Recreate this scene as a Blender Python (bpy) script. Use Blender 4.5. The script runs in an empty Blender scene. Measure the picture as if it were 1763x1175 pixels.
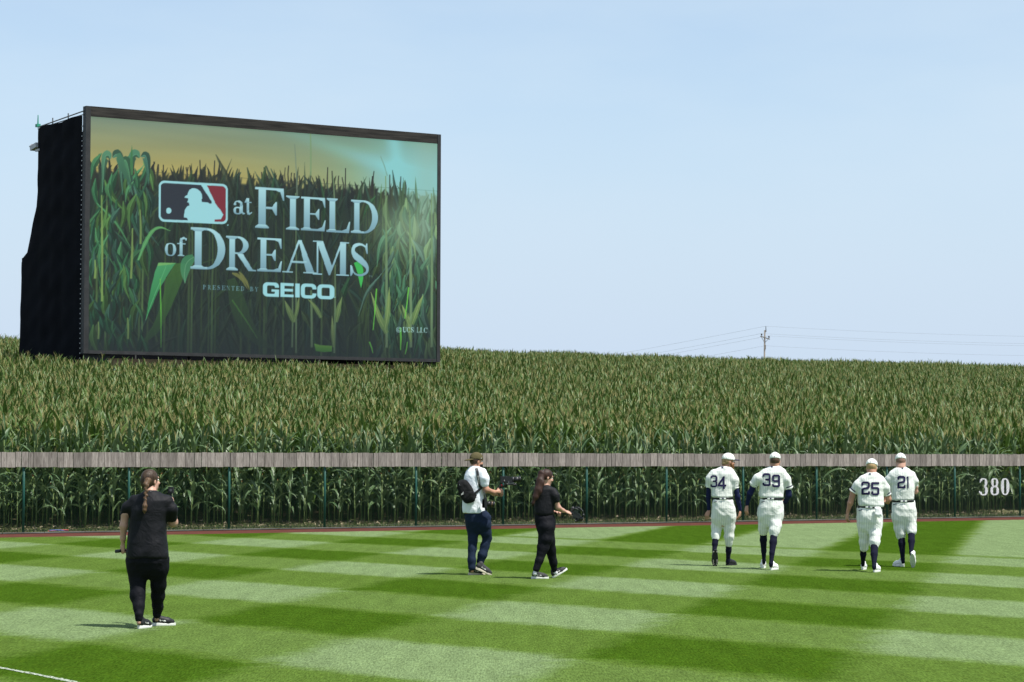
import bpy, math, random
import numpy as np
from mathutils import Vector, Matrix, Quaternion
from mathutils.bvhtree import BVHTree

random.seed(7)
RNG = np.random.default_rng(11)
R = math.radians
SC = bpy.context.scene
COL = SC.collection

# ------------------------------------------------------------------ camera, sky, sun, exposure
EYE = 1.9
FOC = 4300.0                                   # focal length in units of the 1763 px wide frame
cd = bpy.data.cameras.new('camera')
cd.sensor_width = 36.0
cd.lens = FOC / 1763.0 * 36.0
cd.clip_start = 0.5
cd.clip_end = 6000
cam = bpy.data.objects.new('camera', cd)
COL.objects.link(cam)
cam.matrix_world = (Matrix.Translation((0, 0, EYE)) @ Matrix.Rotation(R(90) + math.atan(189.0 / FOC), 4, 'X')
                    @ Matrix.Rotation(R(0.1625), 4, 'Z'))
SC.camera = cam

SUN_EL = R(63)
SUN_AZ = (0.86, -0.51)                         # towards the sun, on the ground plane
w = bpy.data.worlds.new('World')
SC.world = w
w.use_nodes = True
nt = w.node_tree
nt.nodes.clear()
wo = nt.nodes.new('ShaderNodeOutputWorld')
bg = nt.nodes.new('ShaderNodeBackground')
sky = nt.nodes.new('ShaderNodeTexSky')
sky.sky_type = 'NISHITA'
sky.sun_disc = False
sky.sun_elevation = SUN_EL
sky.sun_rotation = math.atan2(SUN_AZ[0], SUN_AZ[1])
sky.altitude = 200
sky.air_density = 1.0
sky.dust_density = 1.2
sky.ozone_density = 2.0
bg.inputs['Strength'].default_value = 0.10
# thin high cloud veil, all over the sky
tc = nt.nodes.new('ShaderNodeTexCoord')
mp = nt.nodes.new('ShaderNodeMapping')
mp.inputs['Scale'].default_value = (2.2, 2.2, 7.0)
mp.inputs['Location'].default_value = (0, 0, 1.7)
nz = nt.nodes.new('ShaderNodeTexNoise')
nz.inputs['Scale'].default_value = 1.1
nz.inputs['Detail'].default_value = 6
nz.inputs['Roughness'].default_value = 0.55
rmp = nt.nodes.new('ShaderNodeMapRange')
rmp.inputs['From Min'].default_value = 0.38
rmp.inputs['From Max'].default_value = 0.75
rmp.inputs['To Min'].default_value = 0.34
rmp.inputs['To Max'].default_value = 0.95
mxw = nt.nodes.new('ShaderNodeMixRGB')
mxw.inputs['Color2'].default_value = (4.15, 4.95, 5.6, 1)
L = nt.links.new
L(tc.outputs['Generated'], mp.inputs['Vector'])
L(mp.outputs['Vector'], nz.inputs['Vector'])
L(nz.outputs['Fac'], rmp.inputs['Value'])
L(rmp.outputs['Result'], mxw.inputs['Fac'])
L(sky.outputs['Color'], mxw.inputs['Color1'])
# low haze band all round the horizon
sep = nt.nodes.new('ShaderNodeSeparateXYZ')
L(tc.outputs['Generated'], sep.inputs[0])
hzr = nt.nodes.new('ShaderNodeMapRange')
hzr.interpolation_type = 'SMOOTHSTEP'
hzr.inputs['From Min'].default_value = 0.0
hzr.inputs['From Max'].default_value = 0.17
hzr.inputs['To Min'].default_value = 0.92
hzr.inputs['To Max'].default_value = 0.0
L(sep.outputs['Z'], hzr.inputs['Value'])
hzm = nt.nodes.new('ShaderNodeMixRGB')
hzm.inputs['Color2'].default_value = (3.5, 4.25, 5.35, 1)
L(hzr.outputs['Result'], hzm.inputs['Fac'])
L(mxw.outputs['Color'], hzm.inputs['Color1'])
L(hzm.outputs['Color'], bg.inputs['Color'])
L(bg.outputs['Background'], wo.inputs['Surface'])

sd = bpy.data.lights.new('sun', 'SUN')
sd.energy = 4.0
sd.angle = R(0.55)
sd.color = (1.0, 0.965, 0.90)
sun = bpy.data.objects.new('sun', sd)
COL.objects.link(sun)
sdir = Vector((SUN_AZ[0] * math.cos(SUN_EL), SUN_AZ[1] * math.cos(SUN_EL), math.sin(SUN_EL)))
sun.rotation_euler = sdir.to_track_quat('Z', 'Y').to_euler()
sun.location = (30, -20, 60)

vs = SC.view_settings
vs.view_transform = 'Standard'
vs.look = 'None'
vs.gamma = 1
vs.use_curve_mapping = False
EXPO = 0.75
vs.exposure = EXPO

# ------------------------------------------------------------------ helpers
def mat(name, col=(0.5, 0.5, 0.5), rough=0.6, var=0.0, nscale=8.0, bump=0.0, bscale=40.0, spec=0.3, metal=0.0,
        sheen=0.0, stretch=None, objvar=0.0):
    """plain procedural material: base colour broken up by noise, optional bump"""
    m = bpy.data.materials.new(name)
    m.use_nodes = True
    t = m.node_tree
    p = t.nodes['Principled BSDF']
    p.inputs['Roughness'].default_value = rough
    p.inputs['Specular IOR Level'].default_value = spec
    p.inputs['Metallic'].default_value = metal
    if sheen:
        p.inputs['Sheen Weight'].default_value = sheen
    c = t.nodes.new('ShaderNodeTexCoord')
    v = c.outputs['Object']
    if stretch:
        q = t.nodes.new('ShaderNodeMapping')
        q.inputs['Scale'].default_value = stretch
        t.links.new(v, q.inputs['Vector'])
        v = q.outputs['Vector']
    n = t.nodes.new('ShaderNodeTexNoise')
    n.inputs['Scale'].default_value = nscale
    n.inputs['Detail'].default_value = 5
    t.links.new(v, n.inputs['Vector'])
    r = t.nodes.new('ShaderNodeMapRange')
    r.inputs['From Min'].default_value = 0.25
    r.inputs['From Max'].default_value = 0.75
    r.inputs['To Min'].default_value = 1 - var
    r.inputs['To Max'].default_value = 1 + var
    t.links.new(n.outputs['Fac'], r.inputs['Value'])
    val = r.outputs['Result']
    if objvar:
        oi = t.nodes.new('ShaderNodeObjectInfo')
        r2 = t.nodes.new('ShaderNodeMapRange')
        r2.inputs['To Min'].default_value = 1 - objvar
        r2.inputs['To Max'].default_value = 1 + objvar
        t.links.new(oi.outputs['Random'], r2.inputs['Value'])
        mu = t.nodes.new('ShaderNodeMath')
        mu.operation = 'MULTIPLY'
        t.links.new(val, mu.inputs[0])
        t.links.new(r2.outputs['Result'], mu.inputs[1])
        val = mu.outputs[0]
    h = t.nodes.new('ShaderNodeVectorMath')
    h.operation = 'SCALE'
    h.inputs[0].default_value = col[:3]
    t.links.new(val, h.inputs['Scale'])
    t.links.new(h.outputs['Vector'], p.inputs['Base Color'])
    if bump:
        n2 = t.nodes.new('ShaderNodeTexNoise')
        n2.inputs['Scale'].default_value = bscale
        n2.inputs['Detail'].default_value = 4
        t.links.new(v, n2.inputs['Vector'])
        b = t.nodes.new('ShaderNodeBump')
        b.inputs['Strength'].default_value = bump
        b.inputs['Distance'].default_value = 0.02
        t.links.new(n2.outputs['Fac'], b.inputs['Height'])
        t.links.new(b.outputs['Normal'], p.inputs['Normal'])
    return m


def mesh_np(name, V, F, m=None, smooth=False):
    """V (n,3); F list of index lists, or (k,3|4) array"""
    me = bpy.data.meshes.new(name)
    V = np.asarray(V, dtype=np.float32)
    if isinstance(F, np.ndarray):
        k, c = F.shape
        me.vertices.add(len(V))
        me.vertices.foreach_set('co', V.ravel())
        me.loops.add(k * c)
        me.loops.foreach_set('vertex_index', F.ravel().astype(np.int32))
        me.polygons.add(k)
        me.polygons.foreach_set('loop_start', np.arange(0, k * c, c, dtype=np.int32))
        me.polygons.foreach_set('loop_total', np.full(k, c, dtype=np.int32))
        me.update(calc_edges=True)
    else:
        me.from_pydata([tuple(map(float, v)) for v in V], [], F)
        me.update()
    if smooth:
        me.polygons.foreach_set('use_smooth', np.ones(len(me.polygons), dtype=bool))
    if m:
        me.materials.append(m)
    return me


def obj(name, me, parent=None, loc=None, **props):
    o = bpy.data.objects.new(name, me)
    COL.objects.link(o)
    if parent:
        o.parent = parent
    if loc is not None:
        o.location = loc
    for k, v in props.items():
        o[k] = v
    return o


def thing(name, label, cat, loc=(0, 0, 0), group=None):
    o = bpy.data.objects.new(name, None)
    o.empty_display_size = 0.2
    COL.objects.link(o)
    o.location = loc
    o['label'] = label
    o['category'] = cat
    if group:
        o['group'] = group
    return o


class MB:
    """collects simple solids into one mesh"""
    def __init__(s):
        s.v = []
        s.f = []

    def add(s, V, F):
        b = len(s.v)
        s.v += [tuple(map(float, p)) for p in V]
        s.f += [[b + i for i in f] for f in F]

    def box(s, c, size, rot=None):
        x, y, z = [q / 2 for q in size]
        P = [Vector((sx * x, sy * y, sz * z)) for sx in (-1, 1) for sy in (-1, 1) for sz in (-1, 1)]
        if rot is not None:
            P = [rot @ p for p in P]
        c = Vector(c)
        s.add([p + c for p in P], [[0, 1, 3, 2], [4, 6, 7, 5], [0, 4, 5, 1], [2, 3, 7, 6], [0, 2, 6, 4], [1, 5, 7, 3]])

    def cyl(s, a, b, r1, r2=None, n=10, cap=True):
        a, b = Vector(a), Vector(b)
        r2 = r1 if r2 is None else r2
        d = (b - a).normalized()
        u = d.orthogonal().normalized()
        v = d.cross(u)
        P = []
        for q, r in ((a, r1), (b, r2)):
            for i in range(n):
                t = 2 * math.pi * i / n
                P.append(q + (u * math.cos(t) + v * math.sin(t)) * r)
        F = [[i, (i + 1) % n, n + (i + 1) % n, n + i] for i in range(n)]
        if cap:
            F += [list(range(n))[::-1], list(range(n, 2 * n))]
        s.add(P, F)

    def tube(s, pts, r, n=6):
        for a, b in zip(pts[:-1], pts[1:]):
            s.cyl(a, b, r, r, n)

    def build(s, name, m=None, parent=None, smooth=False, **props):
        return obj(name, mesh_np(name, s.v, s.f, m, smooth), parent, **props)


# ------------------------------------------------------------------ layout of the place
PHI = math.atan(0.6524)
CP, SP = math.cos(PHI), math.sin(PHI)          # fence direction


def sq_to_xy(s, q):
    """s = distance beyond the fence, q = distance along it"""
    return (CP * q - SP * s, 64.43 + SP * q + CP * s)


_ss = np.linspace(0, 400, 4001)
_sl = np.interp(_ss, [0, 0.8, 2, 60, 112, 130, 230, 260, 400], [0, 0.02, .066, .068, .056, -.05, -.03, 0, 0])
_hh = np.concatenate([[0], np.cumsum((_sl[1:] + _sl[:-1]) / 2 * np.diff(_ss))])


def hill(s, q=0.0):
    s = np.asarray(s, dtype=float)
    z = np.interp(s, _ss, _hh)
    und = 0.05 * np.sin(np.asarray(q) * .11 + 1.0) + 0.03 * np.sin(np.asarray(q) * .27 + s * .05)
    lift = .021 * np.clip(np.asarray(q) - 10, 0, 20) * np.clip((62 - np.asarray(q)) / 26, 0, 1) * np.clip((s - 20) / 30, 0, 1) * np.clip((88 - s) / 34, 0, 1)
    return z + lift + und * np.clip((s - 20) / 60, 0, 1)


# ------------------------------------------------------------------ ground: soil sheet, lawn, warning track, chalk
def soil_mat():
    m = bpy.data.materials.new('soil_and_weeds')
    m.use_nodes = True
    t = m.node_tree
    p = t.nodes['Principled BSDF']
    p.inputs['Roughness'].default_value = 0.95
    p.inputs['Specular IOR Level'].default_value = 0.1
    g = t.nodes.new('ShaderNodeNewGeometry')
    n = t.nodes.new('ShaderNodeTexNoise')
    n.inputs['Scale'].default_value = 1.7
    n.inputs['Detail'].default_value = 8
    n.inputs['Roughness'].default_value = 0.7
    t.links.new(g.outputs['Position'], n.inputs['Vector'])
    c = t.nodes.new('ShaderNodeValToRGB')
    c.color_ramp.elements[0].position = 0.35
    c.color_ramp.elements[0].color = (0.05, 0.075, 0.02, 1)
    c.color_ramp.elements[1].position = 0.62
    c.color_ramp.elements[1].color = (0.13, 0.11, 0.065, 1)
    t.links.new(n.outputs['Fac'], c.inputs['Fac'])
    t.links.new(c.outputs['Color'], p.inputs['Base Color'])
    return m


svals = np.concatenate([[-300, -60, -20, -5, -2.5, -1, 0, .4, .8, 1.2, 2, 3], np.arange(5, 140, 3.0), np.arange(145, 261, 8.0), [300, 380, 600, 1200, 3000]])
qvals = np.concatenate([[-3000, -1200, -500, -250], np.arange(-160, 161, 5.0), [250, 500, 1200, 3000]])
S2, Q2 = np.meshgrid(svals, qvals, indexing='ij')
X2 = CP * Q2 - SP * S2
Y2 = 64.43 + SP * Q2 + CP * S2
Z2 = np.where(S2 < -0.5, -0.03, hill(np.clip(S2, 0, 399), Q2) + 0.0)
Z2 = np.where(S2 < 0.1, np.where(S2 < -0.5, -0.03, 0.0), Z2)
ns, nq = S2.shape
I = np.arange(ns * nq).reshape(ns, nq)
FF = np.stack([I[:-1, :-1], I[:-1, 1:], I[1:, 1:], I[1:, :-1]], -1).reshape(-1, 4)[:, ::-1]
obj('ground', mesh_np('ground', np.stack([X2, Y2, Z2], -1).reshape(-1, 3), FF, soil_mat(), True), kind='structure')


def lawn_mat():
    m = bpy.data.materials.new('mown_turf')
    m.use_nodes = True
    t = m.node_tree
    N = t.nodes.new
    K = t.links.new
    p = t.nodes['Principled BSDF']
    p.inputs['Roughness'].default_value = 1.0
    p.inputs['Specular IOR Level'].default_value = 0.0
    g = N('ShaderNodeNewGeometry')
    wob = N('ShaderNodeTexNoise')
    wob.inputs['Scale'].default_value = 1.5
    wob.inputs['Detail'].default_value = 6
    wob.inputs['Roughness'].default_value = 0.75
    K(g.outputs['Position'], wob.inputs['Vector'])
    wv = N('ShaderNodeMath'); wv.operation = 'MULTIPLY_ADD'
    K(wob.outputs['Fac'], wv.inputs[0]); wv.inputs[1].default_value = .9; wv.inputs[2].default_value = -0.45

    def band(nx, ny, period, lo, wid, soft):
        """1 inside a dark mowing stripe, 0 in a pale one"""
        d = N('ShaderNodeVectorMath'); d.operation = 'DOT_PRODUCT'
        d.inputs[1].default_value = (nx, ny, 0)
        K(g.outputs['Position'], d.inputs[0])
        a = N('ShaderNodeMath'); a.operation = 'ADD'
        K(d.outputs['Value'], a.inputs[0]); K(wv.outputs[0], a.inputs[1])
        s = N('ShaderNodeMath'); s.operation = 'SUBTRACT'
        K(a.outputs[0], s.inputs[0]); s.inputs[1].default_value = lo + wid / 2 - period / 2
        q = N('ShaderNodeMath'); q.operation = 'MODULO' if False else 'FLOORED_MODULO'
        K(s.outputs[0], q.inputs[0]); q.inputs[1].default_value = period
        c = N('ShaderNodeMath'); c.operation = 'SUBTRACT'
        K(q.outputs[0], c.inputs[0]); c.inputs[1].default_value = period / 2
        b = N('ShaderNodeMath'); b.operation = 'ABSOLUTE'
        K(c.outputs[0], b.inputs[0])
        r = N('ShaderNodeMapRange'); r.interpolation_type = 'SMOOTHSTEP'
        r.inputs['From Min'].default_value = wid / 2 - soft
        r.inputs['From Max'].default_value = wid / 2 + soft
        r.inputs['To Min'].default_value = 1
        r.inputs['To Max'].default_value = 0
        K(b.outputs[0], r.inputs['Value'])
        return r.outputs['Result'], d.outputs['Value']
    k = 3430.0 / FOC
    A, adist = band(.682, .731 * k, 4.6, 18.45, 2.3, .26)
    B, _ = band(.966, -.259 * k, 5.05, -4.2, 2.5, .26)
    # along the outer strip only the long stripes show
    out = N('ShaderNodeMapRange')
    out.inputs['From Min'].default_value = 32.4
    out.inputs['From Max'].default_value = 32.9
    K(adist, out.inputs['Value'])
    ma = N('ShaderNodeMix'); ma.data_type = 'FLOAT'
    K(out.outputs['Result'], ma.inputs['Factor']); K(A, ma.inputs['A']); K(B, ma.inputs['B'])
    hf = N('ShaderNodeMix'); hf.data_type = 'FLOAT'; hf.inputs['Factor'].default_value = .56
    K(B, hf.inputs['A']); K(ma.outputs['Result'], hf.inputs['B'])
    ramp = N('ShaderNodeValToRGB')
    e = ramp.color_ramp.elements
    e[0].position = 0; e[0].color = (0.128, 0.180, 0.080, 1)
    e[1].position = 1; e[1].color = (0.034, 0.072, 0.006, 1)
    em = ramp.color_ramp.elements.new(0.5); em.color = (0.070, 0.116, 0.022, 1)
    K(hf.outputs['Result'], ramp.inputs['Fac'])
    # blade grain: fine, and coarser patches
    f1 = N('ShaderNodeTexNoise'); f1.inputs['Scale'].default_value = 55; f1.inputs['Detail'].default_value = 3; f1.inputs['Roughness'].default_value = 0.7
    mpp = N('ShaderNodeMapping'); mpp.inputs['Scale'].default_value = (1, .11, 1)
    K(g.outputs['Position'], mpp.inputs['Vector']); K(mpp.outputs['Vector'], f1.inputs['Vector'])
    r1 = N('ShaderNodeMapRange'); r1.inputs['From Min'].default_value = .3; r1.inputs['From Max'].default_value = .7
    r1.inputs['To Min'].default_value = .55; r1.inputs['To Max'].default_value = 1.45
    K(f1.outputs['Fac'], r1.inputs['Value'])
    f2 = N('ShaderNodeTexNoise'); f2.inputs['Scale'].default_value = 5.0; f2.inputs['Detail'].default_value = 7; f2.inputs['Roughness'].default_value = 0.75
    K(mpp.outputs['Vector'], f2.inputs['Vector'])
    r2 = N('ShaderNodeMapRange'); r2.inputs['From Min'].default_value = .3; r2.inputs['From Max'].default_value = .7
    r2.inputs['To Min'].default_value = .80; r2.inputs['To Max'].default_value = 1.20
    K(f2.outputs['Fac'], r2.inputs['Value'])
    mm = N('ShaderNodeMath'); mm.operation = 'MULTIPLY'
    K(r1.outputs['Result'], mm.inputs[0]); K(r2.outputs['Result'], mm.inputs[1])
    # a little straw colour here and there
    f3 = N('ShaderNodeTexNoise'); f3.inputs['Scale'].default_value = 9; f3.inputs['Detail'].default_value = 6; f3.inputs['Roughness'].default_value = .8
    K(g.outputs['Position'], f3.inputs['Vector'])
    r3 = N('ShaderNodeMapRange'); r3.inputs['From Min'].default_value = .52; r3.inputs['From Max'].default_value = .75
    r3.inputs['To Max'].default_value = .2
    K(f3.outputs['Fac'], r3.inputs['Value'])
    mx = N('ShaderNodeMixRGB'); mx.inputs['Color2'].default_value = (.13, .14, .006, 1)
    K(r3.outputs['Result'], mx.inputs['Fac']); K(ramp.outputs['Color'], mx.inputs['Color1'])
    sc = N('ShaderNodeVectorMath'); sc.operation = 'SCALE'
    K(mx.outputs['Color'], sc.inputs[0]); K(mm.outputs[0], sc.inputs['Scale'])
    K(sc.outputs['Vector'], p.inputs['Base Color'])
    bp = N('ShaderNodeBump'); bp.inputs['Strength'].default_value = .5; bp.inputs['Distance'].default_value = .03
    K(f1.outputs['Fac'], bp.inputs['Height']); K(bp.outputs['Normal'], p.inputs['Normal'])
    return m


LAWN = lawn_mat()
TRACK_IN, TRACK_OUT = -2.75, -0.55            # the red strip lies between these distances from the fence


def strip(name, s0, s1, q0, q1, z, m, nseg=40, wob=0.0):
    V, F = [], []
    for i in range(nseg + 1):
        q = q0 + (q1 - q0) * i / nseg
        a = sq_to_xy(s0 + (random.uniform(-wob, wob)), q)
        b = sq_to_xy(s1, q)
        V += [(a[0], a[1], z), (b[0], b[1], z)]
    for i in range(nseg):
        F.append([2 * i, 2 * i + 2, 2 * i + 3, 2 * i + 1])
    return obj(name, mesh_np(name, V, F, m), kind='structure')


strip('lawn', -140, TRACK_IN, -120, 120, 0.0, LAWN, 8)
strip('warning_track', TRACK_IN - .02, TRACK_OUT, -120, 120, -0.008, mat('crushed_brick', (.088, .035, .028), .95, .25, 3, .4, 60, 0), 200)
strip('verge', TRACK_OUT, 0.12, -120, 120, 0.006, soil_mat(), 60, 0.0)
# pale concrete edging along the fence foot
eb = MB()
for i in range(60):
    q = -30 + i * 1.0
    x, y = sq_to_xy(-.47 + random.uniform(-.01, .01), q + .5)
    eb.box((x, y, 0.005), (.985, .05, .045), Matrix.Rotation(PHI, 3, 'Z'))
eb.build('edging_kerb', mat('edging_concrete', (.10, .105, .10), .9, .6, 1.2), kind='structure')

CHALK = mat('chalk', (.36, .40, .33), .95, .4, 30, .3, 80, .05)
_t = CHALK.node_tree
_n = _t.nodes.new('ShaderNodeTexNoise'); _n.inputs['Scale'].default_value = 38; _n.inputs['Detail'].default_value = 4
_c = _t.nodes.new('ShaderNodeTexCoord'); _t.links.new(_c.outputs['Object'], _n.inputs['Vector'])
_r = _t.nodes.new('ShaderNodeMapRange'); _r.inputs['From Min'].default_value = .40; _r.inputs['From Max'].default_value = .52
_t.links.new(_n.outputs['Fac'], _r.inputs['Value']); _t.links.new(_r.outputs['Result'], _t.nodes['Principled BSDF'].inputs['Alpha'])
# chalk line in the near left corner: a gentle arc, left powdery at the edges
pts = [(-5.6, 23.2), (-5.0, 22.55), (-4.49, 21.9), (-4.03, 21.23), (-3.59, 20.55), (-3.16, 19.7), (-2.8, 18.8)]
V, F = [], []
P = []
for i in range(len(pts) - 1):
    for k in range(14):
        t = k / 14
        P.append((pts[i][0] * (1 - t) + pts[i + 1][0] * t, pts[i][1] * (1 - t) + pts[i + 1][1] * t))
for i, (x, y) in enumerate(P):
    wd = .032 * random.uniform(.6, 1.25)
    V += [(x - wd * .75, y - wd, .004), (x + wd * .75, y + wd, .004)]
F = [[2 * i, 2 * i + 1, 2 * i + 3, 2 * i + 2] for i in range(len(P) - 1)]
obj('chalk_line', mesh_np('chalk_line', V, F, CHALK), kind='structure')

# ------------------------------------------------------------------ corn
def leaf_mat(name, c0, c1, trans):
    m = bpy.data.materials.new(name)
    m.use_nodes = True
    t = m.node_tree
    N = t.nodes.new
    K = t.links.new
    p = t.nodes['Principled BSDF']
    out = t.nodes['Material Output']
    p.inputs['Roughness'].default_value = .45
    p.inputs['Specular IOR Level'].default_value = .32
    oi = N('ShaderNodeObjectInfo')
    g = N('ShaderNodeNewGeometry')
    n = N('ShaderNodeTexNoise'); n.inputs['Scale'].default_value = 6; n.inputs['Detail'].default_value = 3
    K(g.outputs['Position'], n.inputs['Vector'])
    a = N('ShaderNodeMath'); a.operation = 'MULTIPLY_ADD'
    K(oi.outputs['Random'], a.inputs[0]); a.inputs[1].default_value = .55
    K(n.outputs['Fac'], a.inputs[2])
    s = N('ShaderNodeMath'); s.operation = 'SUBTRACT'; K(a.outputs[0], s.inputs[0]); s.inputs[1].default_value = .3
    mx = N('ShaderNodeMixRGB'); mx.inputs['Color1'].default_value = (*c0, 1); mx.inputs['Color2'].default_value = (*c1, 1)
    K(s.outputs[0], mx.inputs['Fac'])
    K(mx.outputs['Color'], p.inputs['Base Color'])
    tr = N('ShaderNodeBsdfTranslucent')
    h = N('ShaderNodeHueSaturation'); h.inputs['Value'].default_value = 1.25
    K(mx.outputs['Color'], h.inputs['Color']); K(h.outputs['Color'], tr.inputs['Color'])
    ms = N('ShaderNodeMixShader'); ms.inputs['Fac'].default_value = trans
    K(p.outputs['BSDF'], ms.inputs[1]); K(tr.outputs['BSDF'], ms.inputs[2])
    K(ms.outputs['Shader'], out.inputs['Surface'])
    return m


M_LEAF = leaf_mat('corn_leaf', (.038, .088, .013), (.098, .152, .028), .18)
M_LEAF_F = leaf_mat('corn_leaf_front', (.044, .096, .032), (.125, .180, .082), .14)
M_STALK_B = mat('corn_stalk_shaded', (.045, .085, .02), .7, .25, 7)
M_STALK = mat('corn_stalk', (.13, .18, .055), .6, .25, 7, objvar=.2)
M_TASS = mat('corn_tassel', (.34, .305, .13), .9, .2, 7, objvar=.25, spec=.1)
M_EAR = mat('corn_husk', (.15, .20, .06), .6, .2, 9)
M_SILK = mat('corn_silk', (.22, .09, .035), .9, .3, 20)


def leaf_geo(L, wid, rise, droop, twist, rnd, seg=7):
    """blade along +x from the origin, arching up then over; three vertices across (folded midrib)"""
    V, F = [], []
    x = z = 0.0
    ang = rise
    d = L / seg
    y = 0.0
    yaw = 0.0
    for i in range(seg + 1):
        t = i / seg
        wv = wid * (0.55 + 1.6 * t) * (1 if t < .28 else 1) if t < .28 else wid * max(0.02, (1 - ((t - .28) / .72) ** 1.7))
        tw = twist * t
        fold = .35 * wv
        wy, wz = math.cos(tw) * wv / 2, math.sin(tw) * wv / 2
        ripple = rnd.uniform(-.18, .18) * wv
        nx, nz = -math.sin(ang), math.cos(ang)
        V += [(x + nx * (fold * .5 + wz + ripple), y - wy, z + nz * (fold * .5 + wz + ripple)), (x, y, z),
              (x + nx * (fold * .5 - wz - ripple), y + wy, z + nz * (fold * .5 - wz - ripple))]
        x += math.cos(ang) * d
        z += math.sin(ang) * d
        y += math.sin(yaw) * d
        yaw += rnd.uniform(-.12, .12)
        ang -= droop * d * (0.5 + 1.3 * t)
    for i in range(seg):
        a = 3 * i
        F += [[a, a + 1, a + 4, a + 3], [a + 1, a + 2, a + 5, a + 4]]
    return V, F


def tassel_geo(rnd, n=5):
    mb = MB()
    mb.cyl((0, 0, 0), (rnd.uniform(-.02, .02), rnd.uniform(-.02, .02), .27), .008, .003, 4, False)
    for i in range(n):
        a = rnd.uniform(0, 6.28)
        z0 = rnd.uniform(.04, .16)
        o = rnd.uniform(.025, .075)
        l = rnd.uniform(.12, .22)
        c, s_ = math.cos(a), math.sin(a)
        mb.cyl((0, 0, z0), (c * o * .7, s_ * o * .7, z0 + l * .6), .0048, .0042, 3, False)
        mb.cyl((c * o * .7, s_ * o * .7, z0 + l * .6), (c * o * 1.3, s_ * o * 1.3, z0 + l * rnd.uniform(.75, .95)), .0042, .002, 3, False)
    return mb


def rotz(V, a, off):
    c, s = math.cos(a), math.sin(a)
    return [(c * x - s * y + off[0], s * x + c * y + off[1], z + off[2]) for x, y, z in V]


def plant_spec(rnd, wk=1.0):
    """stalk height and list of leaves (height, azimuth, geometry)"""
    H = rnd.uniform(2.05, 2.3)
    az = rnd.uniform(0, 6.28)
    n = rnd.randint(11, 13)
    lv = []
    for i in range(n):
        t = i / (n - 1)
        h = .38 + (H - .42) * t
        a = az + (math.pi if i % 2 else 0) + rnd.uniform(-.55, .55)
        L = (.62 + .38 * math.sin(math.pi * min(1, t * 1.1 + .1))) * rnd.uniform(.85, 1.1)
        if t > .85:
            L *= .82
        rise = rnd.uniform(.75, 1.15) + .34 * t
        droop = rnd.uniform(1.7, 3.8) * (1 - .66 * t)
        if t < .25:
            droop *= 1.15
        g = leaf_geo(L, wk * rnd.uniform(.082, .112) * (1 - .25 * (t > .85)), rise, droop, rnd.uniform(-.9, .9), rnd)
        lv.append((h, a, g))
    return H, lv


def make_corn_proto(rnd):
    H, lv = plant_spec(rnd)
    root = thing('corn_plant', '', 'corn plant')
    s = MB()
    lean = (rnd.uniform(-.05, .05), rnd.uniform(-.05, .05))
    s.cyl((0, 0, -.12), (lean[0] * .4, lean[1] * .4, H * .5), .0155, .013, 6)
    s.cyl((lean[0] * .4, lean[1] * .4, H * .5), (lean[0], lean[1], H), .013, .007, 6)
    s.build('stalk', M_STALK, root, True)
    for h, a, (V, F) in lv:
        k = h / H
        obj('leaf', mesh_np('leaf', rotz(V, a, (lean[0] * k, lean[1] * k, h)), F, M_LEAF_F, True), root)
    o = obj('tassel', mesh_np('tassel', *(lambda q: (rotz(q.v, 0, (lean[0], lean[1], H - .02)), q.f))(tassel_geo(rnd)), M_TASS), root)
    if rnd.random() < .75:
        a = rnd.uniform(0, 6.28)
        e = MB()
        c, si = math.cos(a), math.sin(a)
        z = rnd.uniform(.85, 1.15)
        e.cyl((c * .015, si * .015, z), (c * .05, si * .05, z + .1), .016, .027, 7)
        e.cyl((c * .05, si * .05, z + .1), (c * .10, si * .10, z + .25), .027, .010, 7)
        eo = e.build('ear', M_EAR, root, True)
        k = MB()
        for j in range(5):
            k.cyl((c * .10, si * .10, z + .245), (c * .12 + rnd.uniform(-.02, .02), si * .12 + rnd.uniform(-.02, .02), z + .29 + rnd.uniform(-.03, .01)), .006, .003, 3, False)
        k.build('silk', M_SILK, eo)
    return root


def copy_tree(o, parent=None):
    c = o.copy()
    COL.objects.link(c)
    c.parent = parent
    for ch in o.children:
        copy_tree(ch, c)
    return c


rc = random.Random(5)
protos = [make_corn_proto(rc) for _ in range(9)]
used = [False] * len(protos)
CORN_GROUP = 'corn plants in the rows nearest the fence'
LAB = ['green leafy corn plant in the front row right behind the chain-link fence',
       'green corn plant in the second row, its tan tassel showing above the planks']
n_ind = 0
pool = []
for row in range(2):
    q = -16.6
    s = 1.15 + .76 * row
    while q < 19.2:
        pool.append((s + rc.uniform(-.08, .08), q + rc.uniform(-.04, .04), row))
        q += rc.uniform(.30, .52) if row == 0 else rc.uniform(.15, .21)
for s, q, row in pool:
    if n_ind >= 300:
        break
    x, y = sq_to_xy(s, q)
    i = rc.randrange(len(protos))
    if used[i]:
        r = copy_tree(protos[i])
    else:
        r = protos[i]
        used[i] = True
    r.location = (x, y, float(hill(s, q)))
    r.rotation_euler = (rc.uniform(-.05, .05), rc.uniform(-.05, .05), rc.uniform(0, 6.28))
    k = rc.uniform(.88, 1.06) if row else rc.uniform(.82, 1.04)
    r.scale = (k, k, k)
    r['label'] = LAB[row]
    r['group'] = CORN_GROUP
    n_ind += 1

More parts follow.
